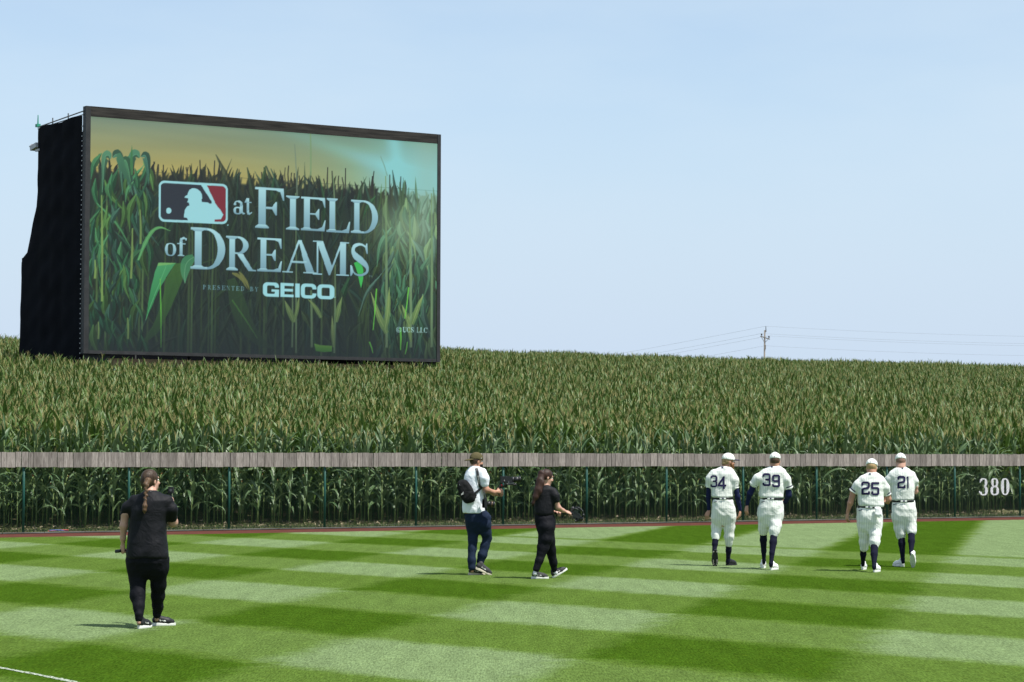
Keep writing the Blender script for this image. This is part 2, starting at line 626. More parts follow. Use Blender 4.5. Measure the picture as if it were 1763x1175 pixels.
# the rest of the field: instanced by geometry nodes, one uncountable mass
def joined_plant(rnd, cut):
    H, lv = plant_spec(rnd, .80 if cut else 1.0)
    mb = MB()
    mi = []
    s = MB()
    s.cyl((0, 0, -.1 if not cut else .9), (0, 0, H), .014, .007, 4, False)
    mb.add(s.v, s.f); mi += [1] * len(s.f)
    for h, a, (V, F) in lv:
        if cut and h < .9:
            continue
        mb.add(rotz(V, a, (0, 0, h)), F); mi += [0] * len(F)
    t = tassel_geo(rnd, 5)
    mb.add(rotz(t.v, 0, (0, 0, H - .02)), t.f); mi += [2] * len(t.f)
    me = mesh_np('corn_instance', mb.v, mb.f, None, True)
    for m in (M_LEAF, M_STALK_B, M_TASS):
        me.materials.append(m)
    me.polygons.foreach_set('material_index', np.array(mi, dtype=np.int32))
    return bpy.data.objects.new('corn_instance', me)


inst = bpy.data.collections.new('corn_instances')
for i in range(10):
    inst.objects.link(joined_plant(rc, i >= 4))

BW0, BW1 = None, None
PX, PR, PS = [], [], []
row = 2
s = 1.15 + .76 * 2
bx0, bx1 = -19.41, -3.56
qb0 = CP * -19.41 + SP * (113 - 64.43)
qb1 = CP * -3.56 + SP * (123 - 64.43)
while s < 121:
    step = .13 if s < 8 else .145 if s < 40 else .17
    qs = np.arange(-95, 130, step)
    qs = qs + RNG.uniform(-.07, .07, len(qs))
    sv = s + RNG.normal(0, .07, len(qs))
    x = CP * qs - SP * sv
    y = 64.43 + SP * qs + CP * sv
    ok = (np.abs(x) < .205 * 1.22 * y + 3) & (RNG.random(len(qs)) > .03)
    ok &= ~((sv > 50.2) & (sv < 60.5) & (qs > qb0 - .8) & (qs < qb1 + .4))
    x, y, sv, qs = x[ok], y[ok], sv[ok], qs[ok]
    # patches of slightly taller and shorter growth
    gro = 1 + .018 * np.sin(qs * .23 + sv * .11) + .018 * np.sin(qs * .61 - sv * .37 + 2)
    PX.append(np.stack([x, y, hill(sv, qs)], -1))
    PS.append(np.clip(RNG.normal(1.0, .055, len(x)), .84, 1.13) * gro)
    s += .76
PX = np.concatenate(PX)
PS = np.concatenate(PS)
me = bpy.data.meshes.new('corn_field')
me.vertices.add(len(PX))
me.vertices.foreach_set('co', PX.astype(np.float32).ravel())
a = me.attributes.new('rot', 'FLOAT_VECTOR', 'POINT')
rot = np.stack([RNG.normal(0, .05, len(PX)), RNG.normal(0, .05, len(PX)), RNG.uniform(0, 6.28, len(PX))], -1)
a.data.foreach_set('vector', rot.astype(np.float32).ravel())
a = me.attributes.new('siz', 'FLOAT', 'POINT')
a.data.foreach_set('value', PS.astype(np.float32))
a = me.attributes.new('pick', 'INT', 'POINT')
dd = (PX[:, 1] - 64.43 - .6524 * PX[:, 0]) * CP
a.data.foreach_set('value', np.where(dd < 8, RNG.integers(0, 4, len(PX)), RNG.integers(4, 10, len(PX))).astype(np.int32))
me.update()
cf = obj('corn_field', me, kind='stuff', label='dense field of tasselled green corn climbing the hill behind the fence', category='corn field')
ng = bpy.data.node_groups.new('corn_scatter', 'GeometryNodeTree')
ng.interface.new_socket('Geometry', in_out='INPUT', socket_type='NodeSocketGeometry')
ng.interface.new_socket('Geometry', in_out='OUTPUT', socket_type='NodeSocketGeometry')
gi = ng.nodes.new('NodeGroupInput')
go = ng.nodes.new('NodeGroupOutput')
ci = ng.nodes.new('GeometryNodeCollectionInfo')
ci.inputs['Collection'].default_value = inst
ci.inputs['Separate Children'].default_value = True
ci.inputs['Reset Children'].default_value = True
io = ng.nodes.new('GeometryNodeInstanceOnPoints')
io.inputs['Pick Instance'].default_value = True


def attr(nm, ty):
    n = ng.nodes.new('GeometryNodeInputNamedAttribute')
    n.data_type = ty
    n.inputs['Name'].default_value = nm
    return n.outputs['Attribute']


ng.links.new(gi.outputs[0], io.inputs['Points'])
ng.links.new(ci.outputs[0], io.inputs['Instance'])
ng.links.new(attr('pick', 'INT'), io.inputs['Instance Index'])
ng.links.new(attr('rot', 'FLOAT_VECTOR'), io.inputs['Rotation'])
ng.links.new(attr('siz', 'FLOAT'), io.inputs['Scale'])
ng.links.new(io.outputs[0], go.inputs[0])
md = cf.modifiers.new('scatter', 'NODES')
md.node_group = ng

# weeds and dry litter on the bank between fence and corn
wb = MB()
rw = random.Random(3)
for i in range(6500):
    q = rw.uniform(-18, 20)
    s = rw.triangular(0.05, 1.5, .35)
    x, y = sq_to_xy(s, q)
    z = float(hill(s, q))
    h = rw.uniform(.03, .13)
    a = rw.uniform(0, 6.28)
    c, si = math.cos(a) * .012, math.sin(a) * .012
    wb.add([(x - c, y - si, z - .01), (x + c, y + si, z - .01), (x + rw.uniform(-.05, .05), y + rw.uniform(-.05, .05), z + h)], [[0, 1, 2]])
wb.build('weeds', mat('weed_green', (.075, .105, .028), .8, .35, 2), kind='stuff', label='short weedy grass on the bank under the corn', category='weeds')
lb = MB()
for i in range(2400):
    q = rw.uniform(-18, 20)
    s = rw.triangular(0.2, 3.0, .9)
    x, y = sq_to_xy(s, q)
    z = float(hill(s, q)) + rw.uniform(.01, .05)
    a = rw.uniform(0, 6.28)
    l, wd = rw.uniform(.02, .08), rw.uniform(.006, .016)
    c, si = math.cos(a), math.sin(a)
    tz = rw.uniform(-.02, .06)
    lb.add([(x, y, z), (x + c * l - si * wd, y + si * l + c * wd, z + tz), (x + c * l * 1.5, y + si * l * 1.5, z), (x + c * l + si * wd, y + si * l - c * wd, z + .01)], [[0, 1, 2, 3]])
lb.build('dry_litter', mat('dry_leaf', (.24, .20, .13), .9, .5, 3), kind='stuff', label='pale dry leaf litter scattered below the corn stalks', category='litter')

# ------------------------------------------------------------------ outfield fence
FZ0, FZ1, FPZ = 0.0, 1.84, 1.495               # foot, top of planks, bottom of planks
fence = thing('outfield_fence', 'green chain-link outfield fence topped with weathered grey planks', 'fence', (*sq_to_xy(0, 0), 0))
fence.rotation_euler = (0, 0, PHI)
M_COAT = mat('wire_coat', (.008, .034, .024), .5, .15, 5)
M_GRN = mat('green_vinyl', (.008, .065, .048), .45, .15, 5, spec=.4)
# along-fence positions of the posts
Q0 = (-11.15 * CP + (57.16 - 64.43) * SP)
Q1 = (15.09 * CP + (74.28 - 64.43) * SP)
stepq = (Q1 - Q0) / 12
pm = MB()
pm.cyl((0, 0, -.1), (0, 0, 1.80), .030, .030, 12)
pme = mesh_np('post', pm.v, pm.f, M_GRN, True)
for i in range(-2, 15):
    obj('post', pme, fence, (Q0 + stepq * i, 0.0, 0))


def plank_mat():
    m = bpy.data.materials.new('weathered_plank')
    m.use_nodes = True
    t = m.node_tree
    N = t.nodes.new
    K = t.links.new
    p = t.nodes['Principled BSDF']
    p.inputs['Roughness'].default_value = .9
    p.inputs['Specular IOR Level'].default_value = .15
    g = N('ShaderNodeNewGeometry')
    oi = N('ShaderNodeObjectInfo')
    ofs = N('ShaderNodeVectorMath'); ofs.operation = 'SCALE'; ofs.inputs[0].default_value = (37, 11, 53)
    K(oi.outputs['Random'], ofs.inputs['Scale'])
    ad = N('ShaderNodeVectorMath'); ad.operation = 'ADD'
    K(g.outputs['Position'], ad.inputs[0]); K(ofs.outputs['Vector'], ad.inputs[1])
    mp = N('ShaderNodeMapping'); mp.inputs['Scale'].default_value = (14, 14, 1.6)
    K(ad.outputs['Vector'], mp.inputs['Vector'])
    n = N('ShaderNodeTexNoise'); n.inputs['Scale'].default_value = 2.2; n.inputs['Detail'].default_value = 8; n.inputs['Roughness'].default_value = .7
    n.inputs['Distortion'].default_value = .6
    K(mp.outputs['Vector'], n.inputs['Vector'])
    r = N('ShaderNodeValToRGB')
    e = r.color_ramp.elements
    e[0].position = .28; e[0].color = (.095, .080, .072, 1)
    e[1].position = .7; e[1].color = (.30, .270, .245, 1)
    e2 = r.color_ramp.elements.new(.5); e2.color = (.192, .170, .153, 1)
    K(n.outputs['Fac'], r.inputs['Fac'])
    ra = N('ShaderNodeMapRange'); ra.inputs['To Min'].default_value = .84; ra.inputs['To Max'].default_value = 1.45
    K(oi.outputs['Random'], ra.inputs['Value'])
    s = N('ShaderNodeVectorMath'); s.operation = 'SCALE'
    K(r.outputs['Color'], s.inputs[0]); K(ra.outputs['Result'], s.inputs['Scale'])
    K(s.outputs['Vector'], p.inputs['Base Color'])
    b = N('ShaderNodeBump'); b.inputs['Strength'].default_value = .5; b.inputs['Distance'].default_value = .01
    K(n.outputs['Fac'], b.inputs['Height']); K(b.outputs['Normal'], p.inputs['Normal'])
    return m


pb = MB()
pb.box((0, 0, 0), (1, .022, FZ1 - FPZ))
plk = mesh_np('plank', pb.v, pb.f, plank_mat())
q = Q0 - stepq * 1.6
rp = random.Random(9)
while q < Q1 + stepq * 1.6:
    wd = rp.choice([.12, .15, .17, .19, .21, .21, .24, .27])
    gap = rp.choice([.008, .010, .014, .020])
    o = obj('plank', plk, fence, (q + wd / 2, -.06 + rp.uniform(-.006, .006), (FZ1 + FPZ) / 2 + rp.uniform(-.008, .006)))
    o.scale = (wd - gap, 1, 1)
    o.rotation_euler = (0, rp.uniform(-.006, .006), 0)
    q += wd
rl = MB()
rl.box((1.5, -.033, FZ1 - .07), (36, .03, .06))
rl.box((1.5, -.033, FPZ + .07), (36, .03, .06))
rl.build('batten', mat('dark_batten', (.06, .05, .045), .8, .2, 4), fence)
rb = MB()
rb.cyl((-16, 0, 1.56), (20, 0, 1.56), .021, .021, 8)
rb.build('rail', M_GRN, fence, True)
rb = MB()
rb.cyl((-16, 0, .045), (20, 0, .045), .004, .004, 6)
rb.build('tension_wire', M_COAT, fence, True)
cl = MB()
pitch, top, bot = .072, 1.56, .03
hh = top - bot
q = Q0 - stepq * 1.6 - hh
while q < Q1 + stepq * 1.6:
    cl.cyl((q, .006, bot), (q + hh * .85, .006, top), .0023, .0023, 3, False)
    cl.cyl((q + hh * .85, .0105, bot), (q, .0105, top), .0023, .0023, 3, False)
    q += pitch
cl.build('chain_link', M_COAT, fence, kind='stuff')

# ------------------------------------------------------------------ 380 distance numerals behind the mesh
def ribbon(pts, wid, closed=False):
    """outline strip along a path; returns left and right edge points"""
    n = len(pts)
    Lp, Rp = [], []
    for i in range(n):
        if closed:
            a, b = pts[(i - 1) % n], pts[(i + 1) % n]
        else:
            a, b = pts[max(i - 1, 0)], pts[min(i + 1, n - 1)]
        dx, dy = b[0] - a[0], b[1] - a[1]
        l = math.hypot(dx, dy) or 1
        w_ = wid[i] / 2 if hasattr(wid, '__len__') else wid / 2
        Lp.append((pts[i][0] - dy / l * w_, pts[i][1] + dx / l * w_))
        Rp.append((pts[i][0] + dy / l * w_, pts[i][1] - dx / l * w_))
    return Lp, Rp


def ell_ring(cx, cy, rx, ry, wx, wy, n=36, a0=0, a1=360):
    """ring with thick sides (wx) and thin top and bottom (wy)"""
    P, W = [], []
    for i in range(n + (0 if a1 - a0 == 360 else 1)):
        t = R(a0 + (a1 - a0) * i / n)
        P.append((cx + (rx - wx / 2 * abs(math.cos(t))) * math.cos(t), cy + (ry - wy / 2 * abs(math.sin(t))) * math.sin(t)))
        W.append(wx * math.cos(t) ** 2 + wy * math.sin(t) ** 2)
    return P, W


def plate(mb, pts, wid, closed, th, y0=0.0):
    Lp, Rp = ribbon(pts, wid, closed)
    n = len(pts)
    V = []
    for yy in (y0, y0 + th):
        V += [(p[0], yy, p[1]) for p in Lp] + [(p[0], yy, p[1]) for p in Rp]
    F = []
    for i in range(n if closed else n - 1):
        j = (i + 1) % n
        F += [[i, j, n + j, n + i], [2 * n + i, 3 * n + i, 3 * n + j, 2 * n + j], [i, 2 * n + i, 2 * n + j, j], [n + i, n + j, 3 * n + j, 3 * n + i]]
    if not closed:
        F += [[0, n, 3 * n, 2 * n], [n - 1, 3 * n - 1, 4 * n - 1, 2 * n - 1][::1]]
    mb.add(V, F)


dx, dy = sq_to_xy(.05, 0)
dn = thing('distance_number', 'white 380 distance numerals fixed behind the chain-link mesh', 'number sign', (0, 0, 0))
M_WHT = mat('white_board', (.78, .78, .80), .6, .05, 5)
qn = 14.26 * CP + (73.75 - 64.43) * SP
dn.location = (*sq_to_xy(.045, qn), .63)
dn.rotation_euler = (0, 0, PHI)
NH = .50                                       # numeral height


def numeral(parts, x0, wscale):
    mb = MB()
    for k, (P, W, c) in enumerate(parts):
        plate(mb, [(x0 + p[0] * NH * wscale, p[1] * NH) for p in P], [q_ * NH for q_ in W], c, .02, k * .003)
    mb.build('numeral', M_WHT, dn)


p0, w0 = ell_ring(.30, .5, .30, .5, .235, .075, 40)
u8, v8 = ell_ring(.30, .75, .245, .25, .18, .065, 32)
l8, m8 = ell_ring(.30, .27, .30, .27, .20, .07, 32)
u3, v3 = ell_ring(.27, .75, .26, .25, .20, .065, 26, 155, -80)
l3, m3 = ell_ring(.27, .27, .30, .27, .22, .07, 26, 80, -160)
dot1 = ([(.04 + .012 * i, .80) for i in range(6)], [.06, .10, .115, .115, .10, .06], False)
dot2 = ([(.0 + .012 * i, .20) for i in range(6)], [.06, .10, .12, .12, .10, .06], False)
numeral([(u3, v3, False), (l3, m3, False), dot1, dot2], -.60, 1.22)
numeral([(u8, v8, True), (l8, m8, True)], -.165, 1.2)
numeral([(p0, w0, True)], .255, 1.2)

# ------------------------------------------------------------------ video board: picture painted into the screen's own pixels
AW, AH = 1300, 755
art = np.zeros((AH, AW, 3), dtype=np.float32)
PXC = [(151, 198), (751, 243), (751, 621), (148, 605)]
UVC = [(0, 0), (AW, 0), (AW, AH), (0, AH)]
_A = []
_b = []
for (x, y), (u, v) in zip(PXC, UVC):
    _A += [[x, y, 1, 0, 0, 0, -u * x, -u * y], [0, 0, 0, x, y, 1, -v * x, -v * y]]
    _b += [u, v]
_h = np.append(np.linalg.solve(np.array(_A, float), np.array(_b, float)), 1).reshape(3, 3)


def uv(x, y):
    p = _h @ np.array([x, y, 1.0])
    return p[0] / p[2], p[1] / p[2]


def cover(polys, ss=3):
    """anti-aliased even-odd coverage of closed polygons (pixel coords); returns slice and alpha"""
    allp = np.concatenate([np.asarray(p, float) for p in polys])
    x0, y0 = np.floor(allp.min(0)).astype(int) - 1
    x1, y1 = np.ceil(allp.max(0)).astype(int) + 2
    x0, y0, x1, y1 = max(x0, 0), max(y0, 0), min(x1, AW), min(y1, AH)
    if x1 <= x0 or y1 <= y0:
        return None
    xs = (np.arange((x1 - x0) * ss) + .5) / ss + x0
    ys = (np.arange((y1 - y0) * ss) + .5) / ss + y0
    ins = np.zeros((len(ys), len(xs)), dtype=bool)
    for p in polys:
        p = np.asarray(p, float)
        q = np.roll(p, -1, 0)
        for (ax, ay), (bx, by) in zip(p, q):
            if ay == by:
                continue
            rr = (ys >= min(ay, by)) & (ys < max(ay, by))
            if not rr.any():
                continue
            xc = ax + (ys[rr] - ay) / (by - ay) * (bx - ax)
            ins[rr] ^= xs[None, :] > xc[:, None]
    al = ins.reshape(y1 - y0, ss, x1 - x0, ss).mean((1, 3)).astype(np.float32)
    return (slice(y0, y1), slice(x0, x1)), al


def paint(polys, c, alpha=1.0, c2=None, ss=3, grad='y'):
    r = cover(polys, ss)
    if r is None:
        return
    sl, al = r
    al = (al * alpha)[..., None]
    c = np.asarray(c, np.float32)
    if c2 is not None:
        c2 = np.asarray(c2, np.float32)
        n = al.shape[0] if grad == 'y' else al.shape[1]
        t = np.linspace(0, 1, n, dtype=np.float32)
        t = t[:, None, None] if grad == 'y' else t[None, :, None]
        c = c * (1 - t) + c2 * t
    art[sl] = art[sl] * (1 - al) + c * al


def curve(pts, n=16):
    """smooth curve through the points (Catmull-Rom)"""
    P = [np.array(p, float) for p in pts]
    P = [2 * P[0] - P[1]] + P + [2 * P[-1] - P[-2]]
    out = []
    for i in range(1, len(P) - 2):
        for k in range(n):
            t = k / n
            out.append(.5 * ((2 * P[i]) + (-P[i - 1] + P[i + 1]) * t + (2 * P[i - 1] - 5 * P[i] + 4 * P[i + 1] - P[i + 2]) * t ** 2
                             + (-P[i - 1] + 3 * P[i] - 3 * P[i + 1] + P[i + 2]) * t ** 3))
    out.append(P[-2])
    return [tuple(p) for p in out]


def blade(pts, wid, c, c2=None, alpha=1.0, rib=None, taper=(.5, 1.0), n=8):
    """leaf on the picture: pts in picture px"""
    P = curve(pts, n)
    m = len(P)
    W = []
    for i in range(m):
        t = i / (m - 1)
        W.append(wid * (taper[0] + (taper[1] - taper[0]) * min(1, t / .25)) * (1 if t < .35 else max(.03, 1 - ((t - .35) / .65) ** 1.6)))
    Lp, Rp = ribbon(P, W)
    paint([Lp + Rp[::-1]], c, alpha, c2, 2)
    if rib is not None:
        Lq, Rq = ribbon(P, 1.6)
        paint([Lq + Rq[::-1]], rib, alpha * .8, None, 2)


ra_ = random.Random(21)
U, Vv = np.meshgrid(np.linspace(0, 1, AW, dtype=np.float32), np.linspace(0, 1, AH, dtype=np.float32))


def snoise(fx, fy, seed):
    g = np.random.default_rng(seed)
    o = np.zeros_like(U)
    for i in range(7):
        a, b, c, d = g.uniform(.5, 1.6), g.uniform(.5, 1.6), g.uniform(0, 6.28), g.uniform(0, 6.28)
        o += np.sin(U * fx * a + c + 1.3 * np.sin(Vv * fy * .5 * b + d)) * np.sin(Vv * fy * b + d + .7 * np.sin(U * fx * .4 + c))
    return o / 7


# evening sky
sk = np.array([150, 146, 98], np.float32) * np.ones((AH, AW, 1), np.float32)
topc = np.array([118, 138, 118], np.float32)
lowc = np.array([176, 162, 90], np.float32)
tt = np.clip(Vv / .24, 0, 1)[..., None]
sk = topc * (1 - tt) + lowc * tt
sk += (snoise(9, 60, 2) * 9)[..., None] * np.array([1, .9, .6], np.float32)
mid = np.clip((U - .35) / .5, 0, 1)[..., None]
sk = sk * (1 - mid * .55) + np.array([112, 152, 132], np.float32) * mid * .55
art[:] = sk
gl = np.exp(-(((U - .955) / .17) ** 2 + ((Vv - .17) / .16) ** 2))
ray = np.exp(-((Vv - (.17 - (.955 - U) * .42)) / .035) ** 2) * np.clip((U - .45) / .5, 0, 1) * .5
ray2 = np.exp(-((U - .875 - (Vv - .1) * .10) / .022) ** 2) * np.clip(1 - Vv / .25, 0, 1) * .55
G = np.clip(gl + ray + ray2, 0, 1)[..., None]
art[:] = art * (1 - G) + np.array([134, 218, 218], np.float32) * G
# dark mass of the crop
base = np.zeros((AH, AW, 3), np.float32)
cl0, cl1 = np.array([42, 54, 44], np.float32), np.array([38, 48, 44], np.float32)
t = np.clip((Vv - .2) / .8, 0, 1)[..., None] ** 1.3
base[:] = cl0 * (1 - t) + cl1 * t
base += (snoise(50, 18, 4) * 12)[..., None] * np.array([.5, 1, .3], np.float32)
edge = .235 + .012 * snoise(60, 1, 8) + .02 * U
msk = np.clip((Vv - edge) / .01, 0, 1)[..., None]
art[:] = art * (1 - msk) + base * msk
# ragged tops against the sky
for i in range(330):
    x = ra_.uniform(0, AW)
    y0 = AH * (.245 + .02 * x / AW) + ra_.uniform(-4, 22)
    hh_ = min(ra_.expovariate(1 / 22.) + 12, 62)
    c = ra_.choice([(38, 44, 36), (44, 52, 38), (52, 58, 40), (34, 40, 38)])
    if x > AW * .88:
        c = (112, 150, 132)
        hh_ *= .5
    blade([(x, y0 + 30), (x + ra_.uniform(-4, 4), y0 - hh_ * .4), (x + ra_.uniform(-14, 14), y0 - hh_)], ra_.uniform(6, 15), c, None, .95)
for i in range(46):
    x = ra_.uniform(10, AW * .92)
    y0 = AH * .25
    hh_ = ra_.uniform(28, 80)
    xx = x + ra_.uniform(-6, 6)
    Lp, Rp = ribbon([(x, y0 + 10), (xx, y0 - hh_ * .6), (xx + ra_.uniform(-5, 5), y0 - hh_)], [5, 4, 3.4])
    paint([Lp + Rp[::-1]], (42, 44, 40), .95)
# body of leaves, back to front: blurred far layers, then crisper ones
def soften(n):
    top_ = int(AH * .22)
    for _ in range(n):
        a_ = art[top_:]
        a_[:] = (a_ * 2 + np.roll(a_, 1, 0) + np.roll(a_, -1, 0) + np.roll(a_, 1, 1) + np.roll(a_, -1, 1)) / 6


def two_tone(pts, wd, c, alpha):
    """leaf whose halves catch the light differently, with a pale midrib"""
    P = curve(pts, 7)
    m_ = len(P)
    W = [wd * (.12 + .88 * min(1, i / (m_ * .35))) * (1 if i < m_ * .35 else max(.03, 1 - ((i / (m_ - 1) - .35) / .65) ** 1.5)) for i in range(m_)]
    Lp, Rp = ribbon(P, W)
    c = np.asarray(c, float)
    paint([Lp + P[::-1]], np.clip(c * 1.18, 0, 255), alpha, np.clip(c * .80, 0, 255), 2)
    paint([list(P) + Rp[::-1]], c * .80, alpha, c * .58, 2)
    Lq, Rq = ribbon(P, max(1.3, wd * .06))
    paint([Lq + Rq[::-1]], np.clip(c * 1.5 + 8, 0, 255), alpha * .6, None, 2)


for layer, (cnt_, blur_n, gmin, gmax) in enumerate(((260, 5, .10, .40), (240, 2, .2, .60), (170, 0, .2, .85))):
    for i in range(cnt_):
        x = ra_.uniform(-20, AW + 20)
        y = AH * ra_.uniform(.27, .98)
        side = min(1.0, abs(x / AW - .45) * 2.2)
        g_ = ra_.uniform(gmin, gmax) * (.55 + .5 * side) * (1.08 - .45 * y / AH)
        tint = ra_.choice([(52, 112, 58), (70, 112, 44), (84, 98, 44), (56, 104, 78), (86, 116, 54)])
        c = np.array((38, 48, 46)) * (1 - g_) + np.array(tint) * g_
        l = ra_.uniform(90, 260) * (1 - .12 * layer)
        th = R(ra_.gauss(0, 24)) + (math.pi if ra_.random() < .35 else 0)
        bend = ra_.uniform(-.28, .28)
        dx_, dy_ = math.sin(th), math.cos(th)
        two_tone([(x - dx_ * l * .5, y - dy_ * l * .5), (x + dy_ * bend * l * .3, y - dx_ * bend * l * .3), (x + dx_ * l * .5, y + dy_ * l * .5)], ra_.uniform(10, 26), c, ra_.uniform(.6, .95))
    for i in range(16):
        x = ra_.uniform(0, AW)
        Lp, Rp = ribbon([(x, AH), (x + 2, AH * .6), (x, AH * ra_.uniform(.27, .4))], [7, 6, 4])
        paint([Lp + Rp[::-1]], np.array((72, 96, 56)) * ra_.uniform(.6, 1.0 + .2 * layer), .7)
    soften(blur_n)
# tall plants at either side
def stalk(px0, py0, px1, py1, wd, c, a=.9):
    a0, a1 = uv(px0, py0), uv(px1, py1)
    Lp, Rp = ribbon([a0, ((a0[0] + a1[0]) / 2 + 1.5, (a0[1] + a1[1]) / 2), a1], [wd, wd, wd * .6])
    paint([Lp + Rp[::-1]], c, a)


def bl2(pp, wd, c, c2=None, a=.95, rib=None, taper=(.5, 1)):
    blade([uv(*p) for p in pp], wd, c, c2, a, rib, taper)


def side_leaves(n_, x0, x1, y0, y1, tints):
    for k in range(n_):
        x = ra_.uniform(x0, x1)
        y = y0 + (y1 - y0) * (k + ra_.random()) / n_
        sgn = ra_.choice([-1, 1])
        l = ra_.uniform(30, 80)
        c = np.array(ra_.choice(tints), float) * ra_.uniform(.7, 1.1) * (1.08 - .35 * (y - y0) / (y1 - y0))
        t_ = ra_.gauss(0, .30)
        pp = [(x, y), (x + sgn * l * .10 + l * .45 * t_, y + l * .45), (x + l * t_, y + l)]
        two_tone([uv(*q_) for q_ in pp], ra_.uniform(12, 28), c, .93)


side_leaves(110, 150, 250, 262, 585, [(58, 112, 74), (70, 122, 80), (48, 92, 68), (82, 124, 66), (62, 98, 82)])
side_leaves(100, 655, 752, 330, 595, [(72, 118, 88), (92, 134, 96), (60, 100, 74), (100, 132, 84), (78, 112, 98)])
for a in ((172, 520, 171, 335), (166, 585, 166, 555), (217, 585, 216, 548), (222, 480, 224, 392), (238, 420, 237, 360), (160, 480, 160, 447)):
    stalk(*a, 7, (120, 150, 82))
for pp, wd, c in (([(186, 272), (182, 266), (176, 275), (172, 330)], 34, (70, 116, 88)), ([(190, 270), (196, 264), (203, 276), (207, 335)], 34, (62, 104, 82)),
                  ([(236, 270), (230, 264), (222, 275), (219, 330)], 36, (64, 110, 84)), ([(238, 268), (246, 266), (250, 285), (252, 318)], 30, (58, 100, 82)), ([(206, 278), (212, 274), (217, 290), (222, 325)], 30, (66, 112, 80))):
    two_tone([uv(*q_) for q_ in pp], wd, c, .97)
bl2([(223, 300), (222, 275), (223, 248)], 11, (62, 116, 70), None, .95)
bl2([(200, 262), (206, 285), (222, 320)], 26, (70, 120, 88), (52, 90, 70))
# warm right-hand haze over the crop
hz = np.exp(-(((U - .90) / .10) ** 2 + ((Vv - .40) / .13) ** 2)) * .55
hz = (hz + .35 * np.exp(-(((U - .97) / .05) ** 2)) * np.clip(1.2 - Vv * 1.3, 0, 1))[..., None]
hz = np.clip(hz, 0, .7)
art[:] = art * (1 - hz) + np.array([150, 178, 150], np.float32) * hz
for a in ((534, 600, 532, 500, 9), (531, 300, 530, 215, 6), (573, 610, 574, 455, 8), (574, 400, 570, 300, 6), (507, 610, 505, 330, 6), (664, 600, 661, 300, 9),
          (706, 600, 703, 360, 10), (742, 600, 741, 330, 9), (500, 600, 500, 490, 6)):
    stalk(*a, (116, 146, 104), .8)
stalk(508, 340, 503, 245, 6, (110, 130, 110), .7)
stalk(664, 300, 652, 265, 4, (110, 140, 120), .7)
# husked ears and bright leaves low on the picture
YE = (124, 150, 88)
for pp, wd in (([(503, 556), (494, 535), (487, 518)], 20), ([(503, 556), (509, 530), (512, 510)], 14), ([(576, 556), (581, 530), (586, 512)], 18),
               ([(572, 600), (570, 570), (569, 545)], 14), ([(664, 575), (650, 545), (636, 503)], 24), ([(661, 570), (666, 535), (668, 495)], 20),
               ([(708, 560), (718, 530), (727, 508)], 20), ([(706, 590), (703, 565), (702, 540)], 14), ([(550, 548), (540, 530), (527, 515)], 16), ([(702, 560), (696, 540), (690, 525)], 14)):
    bl2(pp, wd, YE, (92, 122, 72), .9, (160, 178, 112), (.7, 1))
bl2([(234, 448), (245, 420), (258, 398), (272, 391), (290, 397)], 13, (96, 170, 100), (84, 150, 96), .95, (130, 200, 120))
paint([[uv(*q_) for q_ in curve([(298, 453), (316, 455), (311, 480), (300, 508), (288, 535), (268, 574), (243, 590), (262, 556), (276, 515), (282, 480)], 5)]], (74, 126, 50), .8, (48, 76, 46))
paint([[uv(*q_) for q_ in [(269, 452), (299, 452.5), (292, 462), (281, 480), (268, 503), (257, 530), (247, 553), (251, 525), (257, 492), (263, 468)]]], (82, 178, 112), .95, (48, 130, 74))
paint([[uv(*q_) for q_ in [(269, 452), (299, 452.5), (291, 455.5), (276, 457), (267, 458)]]], (130, 196, 110), .9)
Lq, Rq = ribbon([uv(*q_) for q_ in curve([(283, 455), (272, 485), (258, 520), (247, 552)], 6)], 1.6)
paint([Lq + Rq[::-1]], (120, 210, 140), .8)
bl2([(330, 442), (318, 452), (314, 470), (315, 488)], 40, (70, 150, 100), (84, 160, 110), .9, (150, 210, 160))
bl2([(612, 450), (618, 470), (619, 496)], 26, (60, 190, 84), (70, 200, 90), 1, None, (1, 1))
paint([[uv(*q_) for q_ in [(538, 593), (550, 596), (569, 597), (569, 607), (555, 608), (541, 606)]]], (126, 190, 64), 1, (70, 150, 50))
for a in ((396, 517, 440, 584, 5), (646, 497, 640, 570, 5), (702, 495, 695, 550, 5), (688, 565, 688, 605, 8), (634, 590, 640, 610, 5), (700, 590, 696, 612, 5), (272, 480, 274, 600, 4)):
    stalk(*a, (106, 204, 70), .9)
bl2([(394, 480), (405, 520), (420, 560), (445, 590), (470, 602)], 60, (58, 90, 46), (44, 62, 46), .7)
bl2([(396, 470), (410, 478), (424, 500)], 12, (150, 152, 78), None, .8)
bl2([(408, 468), (420, 485), (426, 500)], 11, (150, 152, 78), None, .8)
dk = (np.exp(-(((U - .45) / .33) ** 4)) * np.clip((Vv - .24) / .1, 0, 1) * .30)[..., None]
art[:] = art * (1 - dk) + np.array([36, 44, 40], np.float32) * dk
# darken towards the picture's own bottom edge, as the artwork does
vg = np.clip((Vv - .80) / .2, 0, 1)[..., None] * .55
art[:] = art * (1 - vg) + np.array([38, 46, 48], np.float32) * vg

gy_ = art.mean(-1, keepdims=True)
cm_ = np.clip((Vv - .25) / .06, 0, 1)[..., None]
art[:] = art * (1 - cm_) + cm_ * np.clip((gy_ + (art - gy_) * .97 - 50) * 1.10 + 47, 0, 255)
gs_ = np.clip(art - 168, 0, None)
art[:] = art - gs_ * .35
# lettering ---------------------------------------------------------------------------------------
LT, LB2 = (166, 214, 220), (112, 152, 166)


def rect(x0, y0, x1, y1):
    return [(x0, y0), (x1, y0), (x1, y1), (x0, y1)]


